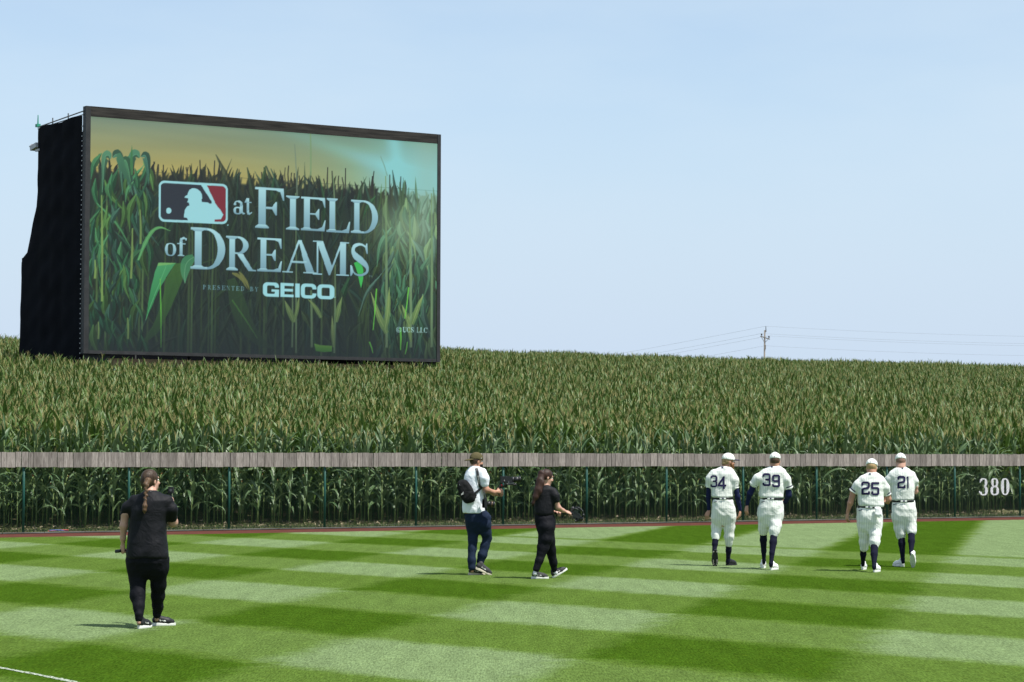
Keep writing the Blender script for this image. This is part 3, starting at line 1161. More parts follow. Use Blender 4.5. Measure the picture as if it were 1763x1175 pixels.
def ringpoly(P, W, closed=True):
    Lp, Rp = ribbon(P, W, closed)
    return [Lp, Rp] if closed else [Lp + Rp[::-1]]


def halfbowl(cx, cy, rx, ry, wx, wy):
    """right-hand bowl of D, P, R, B"""
    n = 24
    out = [(cx + rx * math.cos(R(90 - 180 * i / n)), cy + ry * math.sin(R(90 - 180 * i / n))) for i in range(n + 1)]
    inn = [(cx + (rx - wx) * math.cos(R(90 - 180 * i / n)), cy + (ry - wy) * math.sin(R(90 - 180 * i / n))) for i in range(n + 1)]
    return [out + inn[::-1]]


def serif(x0, x1, y, up, th=.035, br=.05, ext=.10):
    """slab foot under a stem from x0 to x1; up=+1 for a foot at the bottom, -1 at the top"""
    return [[(x0 - ext, y), (x1 + ext, y), (x1 + ext, y + up * th), (x1 + .01, y + up * (th + br)), (x0 - .01, y + up * (th + br)), (x0 - ext, y + up * th)]]


def glyph(ch, st=.22, th=.055):
    """list of polygon groups in the unit box (y up); each group is filled even-odd"""
    G = []
    if ch in 'FEL':
        x0 = .12
        G.append([rect(x0, 0, x0 + st, 1)])
        G.append(serif(x0, x0 + st, 0, 1, ext=.11))
        if ch == 'L':
            G.append(serif(x0, x0 + st, 1, -1, ext=.11))
        else:
            G.append([[(0, 1), (.97, 1), (.99, .70), (.945, .70), (.86, .90), (.70, .945), (0, .945)]])
            G.append([[(x0 + st, .53), (.58, .53), (.70, .66), (.745, .66), (.745, .33), (.70, .33), (.58, .475), (x0 + st, .475)]])
        if ch != 'F':
            G.append([[(0, 0), (.96, 0), (1.0, .33), (.955, .33), (.85, .12), (.66, .06), (0, .06)]])
    elif ch == 'I':
        G += [[rect(.28, 0, .72, 1)], serif(.28, .72, 0, 1, ext=.26), serif(.28, .72, 1, -1, ext=.26)]
    elif ch == 'D':
        G += [[rect(.12, 0, .12 + st, 1)], [rect(0, .945, .5, 1)], [rect(0, 0, .5, .055)], serif(.12, .12 + st, 0, 1, ext=.11), serif(.12, .12 + st, 1, -1, ext=.11)]
        G.append(halfbowl(.48, .5, .52, .5, .22, .055))
    elif ch in 'RPB':
        G += [[rect(.12, 0, .12 + st, 1)], serif(.12, .12 + st, 0, 1, ext=.11), serif(.12, .12 + st, 1, -1, ext=.11), [rect(0, .945, .42, 1)]]
        cy = .74
        G.append(halfbowl(.42, cy, .38, .26, .20, .055))
        G.append([rect(.3, .48, .43, .535)])
        if ch == 'R':
            G.append([[(.38, .5), (.60, .5), (.95, .05), (1.08, .035), (1.08, 0), (.80, 0)]])
        if ch == 'B':
            G.append(halfbowl(.44, .27, .46, .27, .21, .055))
            G.append([rect(0, 0, .45, .055)])
    elif ch == 'A':
        G += [[[(.46, 1), (.56, 1), (.98, 0), (.72, 0)]], [[(.46, 1), (.50, .93), (.165, 0), (.09, 0)]], [rect(.24, .30, .72, .36)],
              [rect(-.03, 0, .30, .035)], [rect(.62, 0, 1.06, .035)]]
    elif ch == 'M':
        G += [[[(.10, 1), (.28, 1), (.56, .22), (.47, .0), (.44, 0)]], [[(.44, 0), (.49, 0), (.84, 1), (.78, 1)]], [rect(.76, 0, .93, 1)], [rect(.105, 0, .15, .97)],
              [rect(0, 0, .26, .035)], [rect(.66, 0, 1.02, .035)], [rect(0, .965, .25, 1)], [rect(.8, .965, 1.02, 1)]]
    elif ch == 'N':
        G += [[[(.08, 1), (.30, 1), (.88, .0), (.80, 0)]], [rect(.10, 0, .16, .97)], [rect(.82, 0, .88, 1)], [rect(0, 0, .28, .04)], [rect(.70, .96, 1, 1)], [rect(0, .96, .25, 1)]]
    elif ch == 'T':
        G += [[rect(.40, 0, .62, 1)], serif(.40, .62, 0, 1, ext=.12), [[(0, 1), (1, 1), (1, .72), (.95, .72), (.88, .93), (.12, .93), (.05, .72), (0, .72)]]]
    elif ch == 'Y':
        G += [[rect(.41, 0, .60, .48)], serif(.41, .60, 0, 1, ext=.12), [[(.08, 1), (.30, 1), (.60, .46), (.41, .44)]], [[(.82, 1), (.90, 1), (.58, .46), (.50, .46)]], [rect(0, .965, .38, 1)], [rect(.68, .965, 1, 1)]]
    elif ch == 'U':
        P = [(.2, 1), (.2, .35), (.26, .14), (.5, .04), (.74, .14), (.82, .35), (.82, 1)]
        G += [ringpoly(curve(P, 6), [.2] * 18 + [.1] * 19, False), [rect(0, .96, .42, 1)], [rect(.68, .96, 1, 1)]]
    elif ch == 'C':
        P, W_ = ell_ring(.52, .5, .50, .5, .21, .06, 30, 42, 318)
        G += [ringpoly(P, W_, False), [[(.84, .97), (.90, .97), (.92, .66), (.87, .66), (.78, .86)]]]
    elif ch == 'S':
        P = [(.82, .74), (.76, .90), (.50, .965), (.24, .90), (.17, .74), (.30, .60), (.60, .46), (.83, .30), (.82, .13), (.55, .035), (.25, .08), (.11, .28)]
        c = curve(P, 6)
        n = len(c)
        W_ = [.05 + .17 * math.exp(-((i / (n - 1) - .5) / .20) ** 2) + .035 * math.exp(-((i / (n - 1) - .30) / .1) ** 2) for i in range(n)]
        G += [ringpoly(c, W_, False), [[(.80, 1), (.85, 1), (.87, .68), (.82, .68), (.74, .88)]], [[(.09, 0), (.04, 0), (.04, .33), (.09, .33), (.20, .12)]]]
    elif ch == 'o':
        P, W_ = ell_ring(.5, .5, .5, .5, .27, .08, 34)
        G.append(ringpoly(P, W_, True))
    elif ch == 'a':
        G += [[rect(.56, .08, .80, .72)], ringpoly(curve([(.12, .76), (.22, .93), (.45, .96), (.66, .86), (.68, .62)], 6), [.12] * 12 + [.2] * 13, False),
              ringpoly(*ell_ring(.38, .28, .36, .28, .22, .09, 30)), [[(.78, .25), (.78, .0), (1, .05), (1, .12), (.86, .14)]], [rect(.05, .66, .25, .80)]]
    elif ch == 't':
        G += [[rect(.30, .12, .60, 1)], [[(0, .70), (.95, .70), (.95, .78), (.40, .78), (.36, 1), (.28, 1)]], ringpoly(curve([(.45, .2), (.55, .06), (.75, .05), (1, .14)], 6), [.28] * 6 + [.14] * 7 + [.08] * 6, False)]
    elif ch == 'f':
        G += [[rect(.26, 0, .54, .80)], serif(.26, .54, 0, 1, .04, .03, .2), [rect(0, .63, .85, .69)],
              ringpoly(curve([(.40, .74), (.46, .90), (.68, .965), (.95, .90)], 6), [.28] * 6 + [.14] * 7 + [.10] * 6, False), [ell_ring(.88, .87, .12, .06, .1, .05, 14)[0]]]
    return G


def letter(ch, xl, xr, yt, yb, c=LT, c2=LB2, a=1.0, st=.22):
    """box given as left, right, top-left and bottom-left in photograph-like picture px"""
    u0, v1 = uv(xl, yb)
    _, v0 = uv(xl, yt)
    u1, _ = uv(xr, yb)
    for g in glyph(ch, st):
        paint([[(u0 + (u1 - u0) * x, v1 + (v0 - v1) * y) for x, y in p] for p in g], c, a, c2)


def cc(x, y):
    return 255 + x / 4.3, 290 + y / 4.3


def shadowed(seq):
    # soft dark halo first, then the letters
    pre = art.copy()
    for s_ in seq:
        letter(*s_)
    d = np.abs(art - pre).sum(-1) > 20
    m_ = d.astype(np.float32)
    for _ in range(3):
        m_ = (m_ + np.roll(m_, 2, 0) + np.roll(m_, -2, 0) + np.roll(m_, 2, 1) + np.roll(m_, -2, 1)) / 5
    art[:] = pre * (1 - .30 * m_[..., None])
    for s_ in seq:
        letter(*s_)


def LTR(ch, x0, x1, yt, yb, st=.22):
    a, b = cc(x0, yt), cc(x1, yb)
    return (ch, a[0], b[0], a[1], b[1], LT, LB2, 1.0, st)


shadowed([LTR('a', 612, 700, 232, 332), LTR('t', 694, 752, 212, 333),
          LTR('F', 772, 992, 128, 434, .25), LTR('I', 1003, 1105, 192, 446), LTR('E', 1115, 1300, 200, 452, .24), LTR('L', 1305, 1482, 210, 464, .24), LTR('D', 1487, 1690, 222, 470, .2),
          LTR('o', 106, 190, 548, 645), LTR('f', 196, 272, 506, 646),
          LTR('D', 295, 553, 432, 742, .2), LTR('R', 558, 768, 495, 752, .20), LTR('E', 792, 975, 508, 760, .24), LTR('A', 985, 1225, 520, 768), LTR('M', 1205, 1470, 530, 784), LTR('S', 1478, 1634, 545, 795)])
xs_ = 390
SM = (104, 148, 158)
for k, ch in enumerate('PRESENTED BY'):
    if ch != ' ':
        a, b = cc(390 + k * 35, 864 + k * 1.4), cc(390 + k * 35 + 25, 896 + k * 1.4)
        letter(ch, a[0], b[0], a[1], b[1], SM, SM, .9, .24)
for ch, xa, xb in (('U', 692, 698.4), ('C', 699, 705), ('S', 705.8, 711.6), ('L', 716, 721.6), ('L', 722.2, 727.8), ('C', 728.6, 735)):
    k = (xa - 692) / 7
    letter(ch, xa, xb, 564.3 + k * .18, 573.4 + k * .18, (170, 215, 215), None, .95, .24)
P, W_ = ell_ring(685, 569, 4.3, 4.6, .8, .8, 26)
Q_ = [[uv(*p) for p in e] for e in ribbon(P, .8, True)]
paint(Q_, (160, 205, 205), .9)
P, W_ = ell_ring(685, 569, 2.3, 2.5, .8, .8, 16, 50, 310)
e = ribbon(P, .9)
paint([[uv(*p) for p in e[0] + e[1][::-1]]], (160, 205, 205), .9)

# sponsor word in wide rounded sans capitals
GC = (150, 208, 214)


def rr(x0, y0, x1, y1, r, n=6):
    o = []
    for cx, cy, a in ((x1 - r, y1 - r, 0), (x0 + r, y1 - r, 90), (x0 + r, y0 + r, 180), (x1 - r, y0 + r, 270)):
        for i in range(n + 1):
            t = R(a + 90 * i / n)
            o.append((cx + r * math.cos(t), cy + r * math.sin(t)))
    return o


def sans(ch):
    ring = [rr(0, 0, 1, 1, .28), rr(.26, .21, .74, .79, .10)]
    if ch == 'O':
        return [ring], []
    if ch == 'C':
        return [ring], [[rect(.72, .36, 1.02, .64)]]
    if ch == 'G':
        return [ring, [rect(.52, .36, 1.0, .52)], [rect(.76, 0, 1, .4)]], [[rect(.72, .52, 1.02, .66)], ]
    if ch == 'E':
        return [[rect(0, 0, .28, 1)], [rect(0, 0, 1, .2)], [rect(0, .8, 1, 1)], [rect(0, .41, .95, .59)]], []
    return [[rect(0, 0, 1, 1)]], []


for ch, x0, x1, yt, yb in (('G', 835, 955, 842, 950), ('E', 966, 1063, 848, 953), ('I', 1074, 1108, 852, 956), ('C', 1116, 1232, 852, 962), ('O', 1238, 1366, 858, 968)):
    (xa, ya), (xb, yb2) = cc(x0, yt), cc(x1, yb)
    u0, v0 = uv(xa, ya)
    _, v1 = uv(xa, yb2)
    u1, _ = uv(xb, yb2)
    add, cut = sans(ch)
    keep = art.copy()
    for g in add:
        paint([[(u0 + (u1 - u0) * x, v1 + (v0 - v1) * y) for x, y in p] for p in g], GC)
    for g in cut:
        r_ = cover([[(u0 + (u1 - u0) * x, v1 + (v0 - v1) * y) for x, y in p] for p in g])
        sl, al = r_
        al = al[..., None]
        art[sl] = art[sl] * (1 - al) + keep[sl] * al

# league badge: rounded plate, batter silhouette, ball
def lg(x, y):
    return uv(260 + x / 12.37, 300 + y / 12.37)


def lpoly(pp, n=0):
    return [lg(*p) for p in (curve(pp, n) if n else pp)]


def skewed(x, y):                              # plate coordinates 0..1 to the tilted plate
    X = 110 + x * 1475
    return lg(X, (112 + x * 80) + y * (885 - 22 * x))


def plate_rr(x0, y0, x1, y1, rx, ry):
    o = []
    for cx, cy, a in ((x1 - rx, y1 - ry, 0), (x0 + rx, y1 - ry, 90), (x0 + rx, y0 + ry, 180), (x1 - rx, y0 + ry, 270)):
        for i in range(9):
            t = R(a + 90 * i / 8)
            o.append(skewed(cx + rx * math.cos(t), cy + ry * math.sin(t)))
    return o


paint([plate_rr(0, 0, 1, 1, .085, .14)], GC)
paint([plate_rr(.032, .055, .968, .945, .055, .10)], (44, 50, 58))
RED = (118, 42, 52)
r_ = cover([plate_rr(.032, .055, .968, .945, .055, .10)])
redzone = [lg(*p) for p in [(1125, 215), (1560, 235), (1560, 1030), (1290, 1010), (1290, 940), (1440, 945), (1492, 850), (1440, 765), (1385, 715), (1310, 600)]]
k_ = cover([redzone])
m1 = np.zeros((AH, AW), np.float32); m1[r_[0]] = r_[1]
m2 = np.zeros((AH, AW), np.float32); m2[k_[0]] = k_[1]
mm_ = (m1 * m2)[..., None]
art[:] = art * (1 - mm_) + np.array(RED, np.float32) * mm_
bat = [(1000, 195), (1130, 205), (1185, 320), (1255, 465), (1310, 590), (1345, 640), (1385, 700), (1440, 760), (1490, 850), (1440, 945), (1300, 950), (1300, 1020), (740, 985), (712, 915), (645, 905),
       (650, 840), (672, 740), (715, 675), (765, 645), (750, 590), (715, 580), (738, 535), (735, 495), (650, 478), (690, 440), (722, 425), (735, 370), (765, 310), (820, 282), (870, 280), (940, 300), (1000, 350), (1030, 420), (1035, 500),
       (1018, 520), (1030, 575), (1150, 585), (1205, 612), (1240, 605), (1236, 560), (1150, 430)]
paint([lpoly(bat)], GC)
P, _w = ell_ring(325, 765, 58, 65, 1, 1, 26)
paint([[lg(*p) for p in P]], GC)
for (x, y, r0) in ((388.3, 386.5, 1.3), (573.2, 512.5, 1.2)):
    P, _w = ell_ring(x, y, r0, r0, .1, .1, 12)
    paint([[uv(*p) for p in P]], GC, .8)
for k, ch in enumerate('TM'):
    letter(ch, 632.6 + 3 * k, 635.2 + 3 * k, 474, 477, (120, 160, 165), None, .8)
art = np.clip(art + RNG.normal(0, 1.6, art.shape), 0, 255).astype(np.float32)

# geometry of the board
B0, B1 = Vector((-19.41, 113.0, 0)), Vector((-3.56, 123.0, 0))
BDIR = (B1 - B0).normalized()
BLEN = (B1 - B0).length
BANG = math.atan2(BDIR.y, BDIR.x)
ZB, ZT = 6.25, 17.52
board = thing('video_board', 'huge video board showing a corn field picture and lettering, wrapped in black scrim', 'video board', (B0.x, B0.y, float(hill(51, qb0))))
board.rotation_euler = (0, 0, BANG)
BZ = board.location.z


def bl_(x, y, z):                              # board coordinates: x along, y back, z absolute
    return (x, y, z - BZ)


ML, MR_, MT, MBt = .23, .19, .47, .15          # dark surround
gx, gy = 620, 360
xs = np.linspace(ML, BLEN - MR_, gx)
zs = np.linspace(ZT - MT, ZB + MBt, gy)
Xg, Zg = np.meshgrid(xs, zs)
Vs = np.stack([Xg, np.zeros_like(Xg), Zg - BZ], -1).reshape(-1, 3)
I = np.arange(gx * gy).reshape(gy, gx)
Fs = np.stack([I[1:, :-1], I[1:, 1:], I[:-1, 1:], I[:-1, :-1]], -1).reshape(-1, 4)
blur = (art + np.roll(art, 1, 0) + np.roll(art, 1, 1) + np.roll(np.roll(art, 1, 0), 1, 1)) / 4
iy = np.linspace(1, AH - 1, gy).round().astype(int)
ix = np.linspace(1, AW - 1, gx).round().astype(int)
C = blur[iy][:, ix] / 255.0
C = np.where(C <= .04045, C / 12.92, ((C + .055) / 1.055) ** 2.4)
m = bpy.data.materials.new('lit_screen')
m.use_nodes = True
t = m.node_tree
p = t.nodes['Principled BSDF']
p.inputs['Base Color'].default_value = (.012, .013, .015, 1)
p.inputs['Roughness'].default_value = .55
p.inputs['Specular IOR Level'].default_value = .2
an = t.nodes.new('ShaderNodeAttribute')
an.attribute_name = 'picture'
t.links.new(an.outputs['Color'], p.inputs['Emission Color'])
p.inputs['Emission Strength'].default_value = 1.0 / 2 ** EXPO
me = mesh_np('screen', Vs, Fs, m)
at = me.color_attributes.new('picture', 'FLOAT_COLOR', 'POINT')
at.data.foreach_set('color', np.concatenate([np.clip(C - .012, 0, 1), np.ones((gy, gx, 1))], -1).astype(np.float32).ravel())
obj('screen', me, board, label='glowing picture of a corn field at dusk with AT FIELD OF DREAMS lettering')

M_FRM = mat('black_frame', (.026, .027, .028), .6, .3, 2, .2, 20)
M_TOP = mat('scuffed_top_beam', (.020, .018, .015), .8, .9, 2.2, stretch=(.35, 4, 5))
fr = MB()
fr.box(bl_(ML / 2 - .0, .14, (ZT + ZB) / 2), (ML, .36, ZT - ZB - .004))
fr.box(bl_(BLEN - MR_ / 2, .14, (ZT + ZB) / 2), (MR_, .36, ZT - ZB - .004))
fr.box(bl_(BLEN / 2, .14, ZB + MBt / 2), (BLEN - ML - MR_ - .004, .36, MBt))
fr.build('frame', M_FRM, board)
tb = MB()
tb.box(bl_(BLEN / 2, .15, ZT - MT / 2), (BLEN - ML - MR_ - .004, .37, MT))
tb.build('top_beam', M_TOP, board, label='scuffed dark beam along the top of the board')
# black scrim round the scaffold, flaring at the foot, with the sag of cloth between ties
M_SCR = mat('black_scrim', (.0050, .0060, .0090), .9, .3, .8, .35, 3.0, .05)
prof = [(ZT - .42, 5.72), (14.1, 5.72), (13.4, 5.85), (11.15, 7.05), (11.05, 7.65), (ZB - 1.2, 7.9), (BZ - .3, 7.9)]
V, F = [], []
nzp, nyp = 64, 26
zsamp = np.linspace(ZT - .42, BZ - .3, nzp)
for i, z in enumerate(zsamp):
    dep = np.interp(-z, [-a[0] for a in prof], [a[1] for a in prof])
    for j in range(nyp):
        y = .335 + (dep - .335) * j / (nyp - 1)
        seam = .06 * abs(math.sin(z * 1.75)) + .05 * abs(math.sin(y * 2.2 + .4)) + .02 * math.sin(z * 5 + y * 3)
        zz = z - (0.0 if i else (.26 * 0))
        sag = .05 * math.sin(j / (nyp - 1) * math.pi * 3) if i == 0 else 0
        V.append(bl_(-.02 - seam * .9 * math.sin(math.pi * j / (nyp - 1)) ** .5 if 0 < j < nyp - 1 else -.02, y + (.05 * math.sin(z * 3.1) if j == nyp - 1 else 0), zz + sag))
for i in range(nzp - 1):
    for j in range(nyp - 1):
        a = i * nyp + j
        F.append([a, a + nyp, a + nyp + 1, a + 1])
obj('side_scrim', mesh_np('side_scrim', V, F, M_SCR, True), board)
bk = MB()
Vb, Fb = [], []
for i, (z, d_) in enumerate(prof):
    Vb += [bl_(-.02, d_ + .0, z), bl_(BLEN, d_, z)]
for i in range(len(prof) - 1):
    Fb.append([2 * i, 2 * i + 1, 2 * i + 3, 2 * i + 2])
bk.add(Vb, Fb)
bk.add([bl_(BLEN - .02, .33, ZT - .45), bl_(BLEN - .02, 5.72, ZT - .45), bl_(BLEN - .02, 5.72, 14.1), bl_(BLEN - .02, 5.85, 13.4), bl_(BLEN - .02, 7.05, 11.15), bl_(BLEN - .02, 7.9, BZ - .3), bl_(BLEN - .02, .33, BZ - .3)], [[0, 1, 2, 3, 4, 5, 6]])
bk.build('back_scrim', M_SCR, board)
# scaffold rails along the top edge of the side
M_STL = mat('scaffold_steel', (.16, .165, .17), .5, .2, 4, metal=.6)
sr = MB()
sr.cyl(bl_(-.03, .2, ZT - .22), bl_(-.03, 5.75, ZT - .36), .03, .03, 6)
sr.cyl(bl_(-.03, .2, ZT - .38), bl_(-.03, 5.75, ZT - .44), .025, .025, 6)
for y in (2.0, 3.9):
    sr.cyl(bl_(-.03, y, ZT - .42), bl_(-.03, y, ZT - .12), .03, .03, 6)
for x in (0.1, 5, 10, 15, BLEN - .15):
    sr.cyl(bl_(x, 5.6, BZ - .3), bl_(x, 5.6, ZT - .45), .05, .05, 6)
    sr.cyl(bl_(x, 1.2, BZ - .3), bl_(x, 1.2, ZT - .45), .05, .05, 6)
sr.build('scaffold', M_STL, board)
tie = MB()
for i in range(48):
    z = ZT - .9 - i * .225
    tie.box(bl_(-.035, .30 + .012 * (i % 3), z), (.03, .05, .05))
tie.build('tie', mat('cable_tie', (.42, .44, .46), .6), board, kind='stuff')
lp = MB()
lp.box(bl_(-.02, 6.1, ZT - 1.25), (.24, .75, .22), Matrix.Rotation(R(-8), 3, 'X'))
lp.box(bl_(-.02, 5.75, ZT - 1.45), (.10, .5, .10))
lp.cyl(bl_(-.02, 6.45, ZT - 1.2), bl_(-.02, 6.85, ZT - 1.16), .13, .02, 6)
lp.build('floodlight', mat('lamp_metal', (.38, .39, .42), .5, .1, 4), board)
bc = MB()
bc.box(bl_(-.03, 5.75, ZT - .28), (.18, .24, .14))
bc.cyl(bl_(-.03, 5.75, ZT - .2), bl_(-.03, 5.75, ZT + .22), .035, .02, 6)
bc.build('beacon', mat('green_beacon', (.03, .26, .17), .5, .1, 4), board)
un = MB()
un.box(bl_(BLEN / 2 + .6, .9, ZB - .38), (BLEN - 1.4, .8, .42))
un.build('plinth_beam', mat('pale_timber', (.30, .20, .12), .8, .4, 1.5, stretch=(.5, 3, 3)), board)
un = MB()
un.box(bl_(BLEN / 2 + .6, .42, ZB - .70), (BLEN - 1.4, .1, .09))
un.build('steel_channel', mat('bright_steel', (.6, .62, .64), .4, .1, 3), board)
un = MB()
un.box(bl_(.75, .55, ZB - 1.3), (1.3, .7, 2.55))
un.build('support_pillar', M_FRM, board)
un = MB()
un.box(bl_(BLEN - .8, .55, ZB - 1.3), (1.3, .7, 2.55))
un.build('support_pillar', M_FRM, board)

# ------------------------------------------------------------------ utility pole and wires beyond the hill crest
pole = thing('utility_pole', 'grey wooden utility pole with crossarm standing beyond the corn hill', 'utility pole', (28.2, 280, 3.0))
M_PW = mat('grey_pole_wood', (.20, .18, .16), .9, .2, 3)
mb = MB()
mb.cyl((0, 0, -.5), (.17, 0, 12.5), .12, .085, 8)
mb.build('pole_shaft', M_PW, pole, True)
mb = MB()
mb.box((.18, -.16, 11.65), (1.12, .1, .11), Matrix.Rotation(R(18), 3, 'Y'))
mb.cyl((-.22, -.16, 11.72), (.13, -.1, 11.1), .025, .025, 5)
mb.cyl((.55, -.16, 11.5), (.16, -.1, 11.1), .025, .025, 5)
mb.build('crossarm', M_PW, pole)
for x, z in ((-.20, 12.02), (.62, 11.76)):
    mb = MB()
    mb.cyl((x, -.16, z - .3), (x, -.16, z - .06), .025, .025, 6)
    mb.cyl((x, -.16, z - .09), (x, -.16, z + .09), .10, .075, 8)
    mb.build('insulator', mat('dark_porcelain', (.05, .045, .05), .3, .1, 5), pole, True)
mb = MB()
mb.cyl((.30, -.05, 12.3), (.28, -.05, 12.95), .05, .035, 6)
mb.cyl((.17, 0, 12.25), (.30, -.05, 12.35), .035, .035, 5)
mb.build('pole_top_pin', mat('dark_porcelain_pin', (.06, .055, .055), .4), pole)
mb = MB()
mb.box((.2, -.15, 10.6), (.14, .12, .5))
mb.build('cable_bracket', M_PW, pole)
M_WIRE = mat('wire', (.20, .21, .22), .6)
px, py, pz = pole.location
ends = [((.28, -.05, 12.95), 'top'), ((-.20, -.16, 12.12), 'left arm'), ((.62, -.16, 11.86), 'right arm'), ((.2, -.15, 10.75), 'lowest')]
order = ['topmost', 'second from the top', 'third from the top', 'lowest']
for k, (e, nm) in enumerate(ends):
    a = Vector((px + e[0], py + e[1], pz + e[2]))
    for side in (1, -1):
        b = a + (Vector((80, 8, .3)) if side > 0 else Vector((-62, 115, -6.5)))
        n = 24
        pts = []
        for i in range(n + 1):
            t_ = i / n
            pp = a.lerp(b, t_)
            pp.z -= (1.1 if side > 0 else .6) * 4 * t_ * (1 - t_)
            pts.append(pp)
        mb = MB()
        mb.tube(pts, .009, 4)
        where = 'running right' if side > 0 else 'sloping down to the left'
        mb.build('power_line', M_WIRE, label=f'{order[k]} power line {where} from the pole', category='power line', group='power lines on the utility pole')

# little coil of red and blue cable left at the fence foot
x, y = sq_to_xy(-.30, Q0 + .6)
for nm, colr, ph, lab in (('red_cable', (.45, .03, .03), 0, 'short red cable lying at the foot of the fence post'), ('blue_cable', (.05, .10, .35), 1.2, 'short blue cable lying at the foot of the fence post')):
    mb = MB()
    pts = [(x + CP * u_ + .03 * math.sin(u_ * 9 + ph), y + SP * u_ + .03 * math.cos(u_ * 7 + ph), .045 + .015 * math.sin(u_ * 6 + ph)) for u_ in np.linspace(-.1, .4, 12)]
    mb.tube(pts, .009, 5)
    mb.build(nm, mat(nm, colr, .5), label=lab, category='cable')
#PEOPLE
# ------------------------------------------------------------------ people: smooth-blended bodies and clothes
class Field:
    """signed-distance grid; shapes blend into each other, the zero surface becomes the mesh"""
    def __init__(s, h):
        s.h = h
        s.pr = []

    def path(s, pts, k=.02, fl=None):
        """pts: list of (x,y,z,r); fl=(axis, factor) flattens along an axis"""
        for a, b in zip(pts[:-1], pts[1:]):
            s.pr.append(('p', np.array(a, float), np.array(b, float), k, fl))
        return s

    def ell(s, c, r, rot=None, k=.02):
        s.pr.append(('e', np.array(c, float), np.array(r, float), np.eye(3) if rot is None else np.array(rot, float), k))
        return s

    def loft(s, rows, k=.02):
        """rows: (z, cx, cy, a, b) from any order; elliptical cross sections"""
        s.pr.append(('l', np.array(sorted(rows), float), k))
        return s

    def box(s):
        lo, hi = [], []
        for p in s.pr:
            if p[0] == 'p':
                for q in (p[1], p[2]):
                    lo.append(q[:3] - q[3]); hi.append(q[:3] + q[3])
            elif p[0] == 'e':
                m = p[2].max(); lo.append(p[1] - m); hi.append(p[1] + m)
            else:
                r = p[1]
                lo.append([(r[:, 1] - r[:, 3]).min(), (r[:, 2] - r[:, 4]).min(), r[:, 0].min()])
                hi.append([(r[:, 1] + r[:, 3]).max(), (r[:, 2] + r[:, 4]).max(), r[:, 0].max()])
        return np.min(lo, 0) - .05, np.max(hi, 0) + .05

    def solve(s, wr=0.0, wf=16.0, seed=0, cuts=()):
        h = s.h
        lo, hi = s.box()
        n = np.ceil((hi - lo) / h).astype(int) + 1
        ax = [lo[i] + h * np.arange(n[i]) for i in range(3)]
        V = np.full(n, .06, np.float32)
        for p in s.pr:
            k = p[-2] if p[0] == 'p' else p[-1]
            if p[0] == 'p':
                A, B = p[1], p[2]
                m = max(A[3], B[3]) + k + .03
                l0, h0 = np.minimum(A[:3], B[:3]) - m, np.maximum(A[:3], B[:3]) + m
            elif p[0] == 'e':
                m = p[2].max() + k + .03
                l0, h0 = p[1] - m, p[1] + m
            else:
                l0, h0 = lo, hi
            i0 = np.clip(np.floor((l0 - lo) / h).astype(int), 0, n)
            i1 = np.clip(np.ceil((h0 - lo) / h).astype(int) + 1, 0, n)
            if (i1 <= i0).any():
                continue
            X = ax[0][i0[0]:i1[0], None, None]
            Y = ax[1][None, i0[1]:i1[1], None]
            Z = ax[2][None, None, i0[2]:i1[2]]
            sl = tuple(slice(a, b) for a, b in zip(i0, i1))
            if p[0] == 'p':
                ab = B[:3] - A[:3]
                L2 = max((ab ** 2).sum(), 1e-9)
                dx, dy, dz = X - A[0], Y - A[1], Z - A[2]
                t = np.clip((dx * ab[0] + dy * ab[1] + dz * ab[2]) / L2, 0, 1)
                dx, dy, dz = dx - t * ab[0], dy - t * ab[1], dz - t * ab[2]
                if p[4]:
                    nv = np.array(p[4][0], float); nv /= np.linalg.norm(nv)
                    c = dx * nv[0] + dy * nv[1] + dz * nv[2]
                    e = c * (1 / p[4][1] - 1)
                    dx, dy, dz = dx + e * nv[0], dy + e * nv[1], dz + e * nv[2]
                d = np.sqrt(dx * dx + dy * dy + dz * dz) - (A[3] + t * (B[3] - A[3]))
                if p[4]:
                    d = np.where(d < 0, d, d * .7)
            elif p[0] == 'e':
                c, r, M = p[1], p[2], p[3]
                dx, dy, dz = X - c[0], Y - c[1], Z - c[2]
                q = [dx * M[0][i] + dy * M[1][i] + dz * M[2][i] for i in range(3)]
                kk = np.sqrt(sum((q[i] / r[i]) ** 2 for i in range(3)))
                k2 = np.sqrt(sum((q[i] / r[i] ** 2) ** 2 for i in range(3))) + 1e-6
                d = kk * (kk - 1) / k2
            else:
                r = p[1]
                z = ax[2][i0[2]:i1[2]]
                cx, cy, a, b = [np.interp(z, r[:, 0], r[:, j])[None, None, :] for j in (1, 2, 3, 4)]
                ex = 2.3
                kk = (np.abs((X - cx) / a) ** ex + np.abs((Y - cy) / b) ** ex) ** (1 / ex)
                d = (kk - 1) * np.minimum(a, b)
                d = np.maximum(d, np.maximum(r[0, 0] - Z, Z - r[-1, 0]))
            o = V[sl]
            hh = np.clip(k - np.abs(o - d), 0, None) / max(k, 1e-6)
            V[sl] = np.minimum(o, d) - hh * hh * k * .25
        if wr:
            g = np.random.default_rng(seed)
            X = ax[0][:, None, None]; Y = ax[1][None, :, None]; Z = ax[2][None, None, :]
            w_ = np.zeros(n, np.float32)
            for i in range(7):
                f = wf * (1 + .55 * i)
                a = g.normal(0, 1, 3); a /= np.linalg.norm(a)
                a[2] *= .8
                b = g.normal(0, 1, 3); b /= np.linalg.norm(b)
                ph = g.uniform(0, 6.28, 2)
                w_ += (np.sin(f * (a[0] * X + a[1] * Y + a[2] * Z) + ph[0] + 1.6 * np.sin(f * .6 * (b[0] * X + b[1] * Y + b[2] * Z) + ph[1])) / (1 + .45 * i)).astype(np.float32)
            w_ = np.sign(w_) * np.abs(w_ / 2.2) ** 1.25
            V += (wr * w_).astype(np.float32)
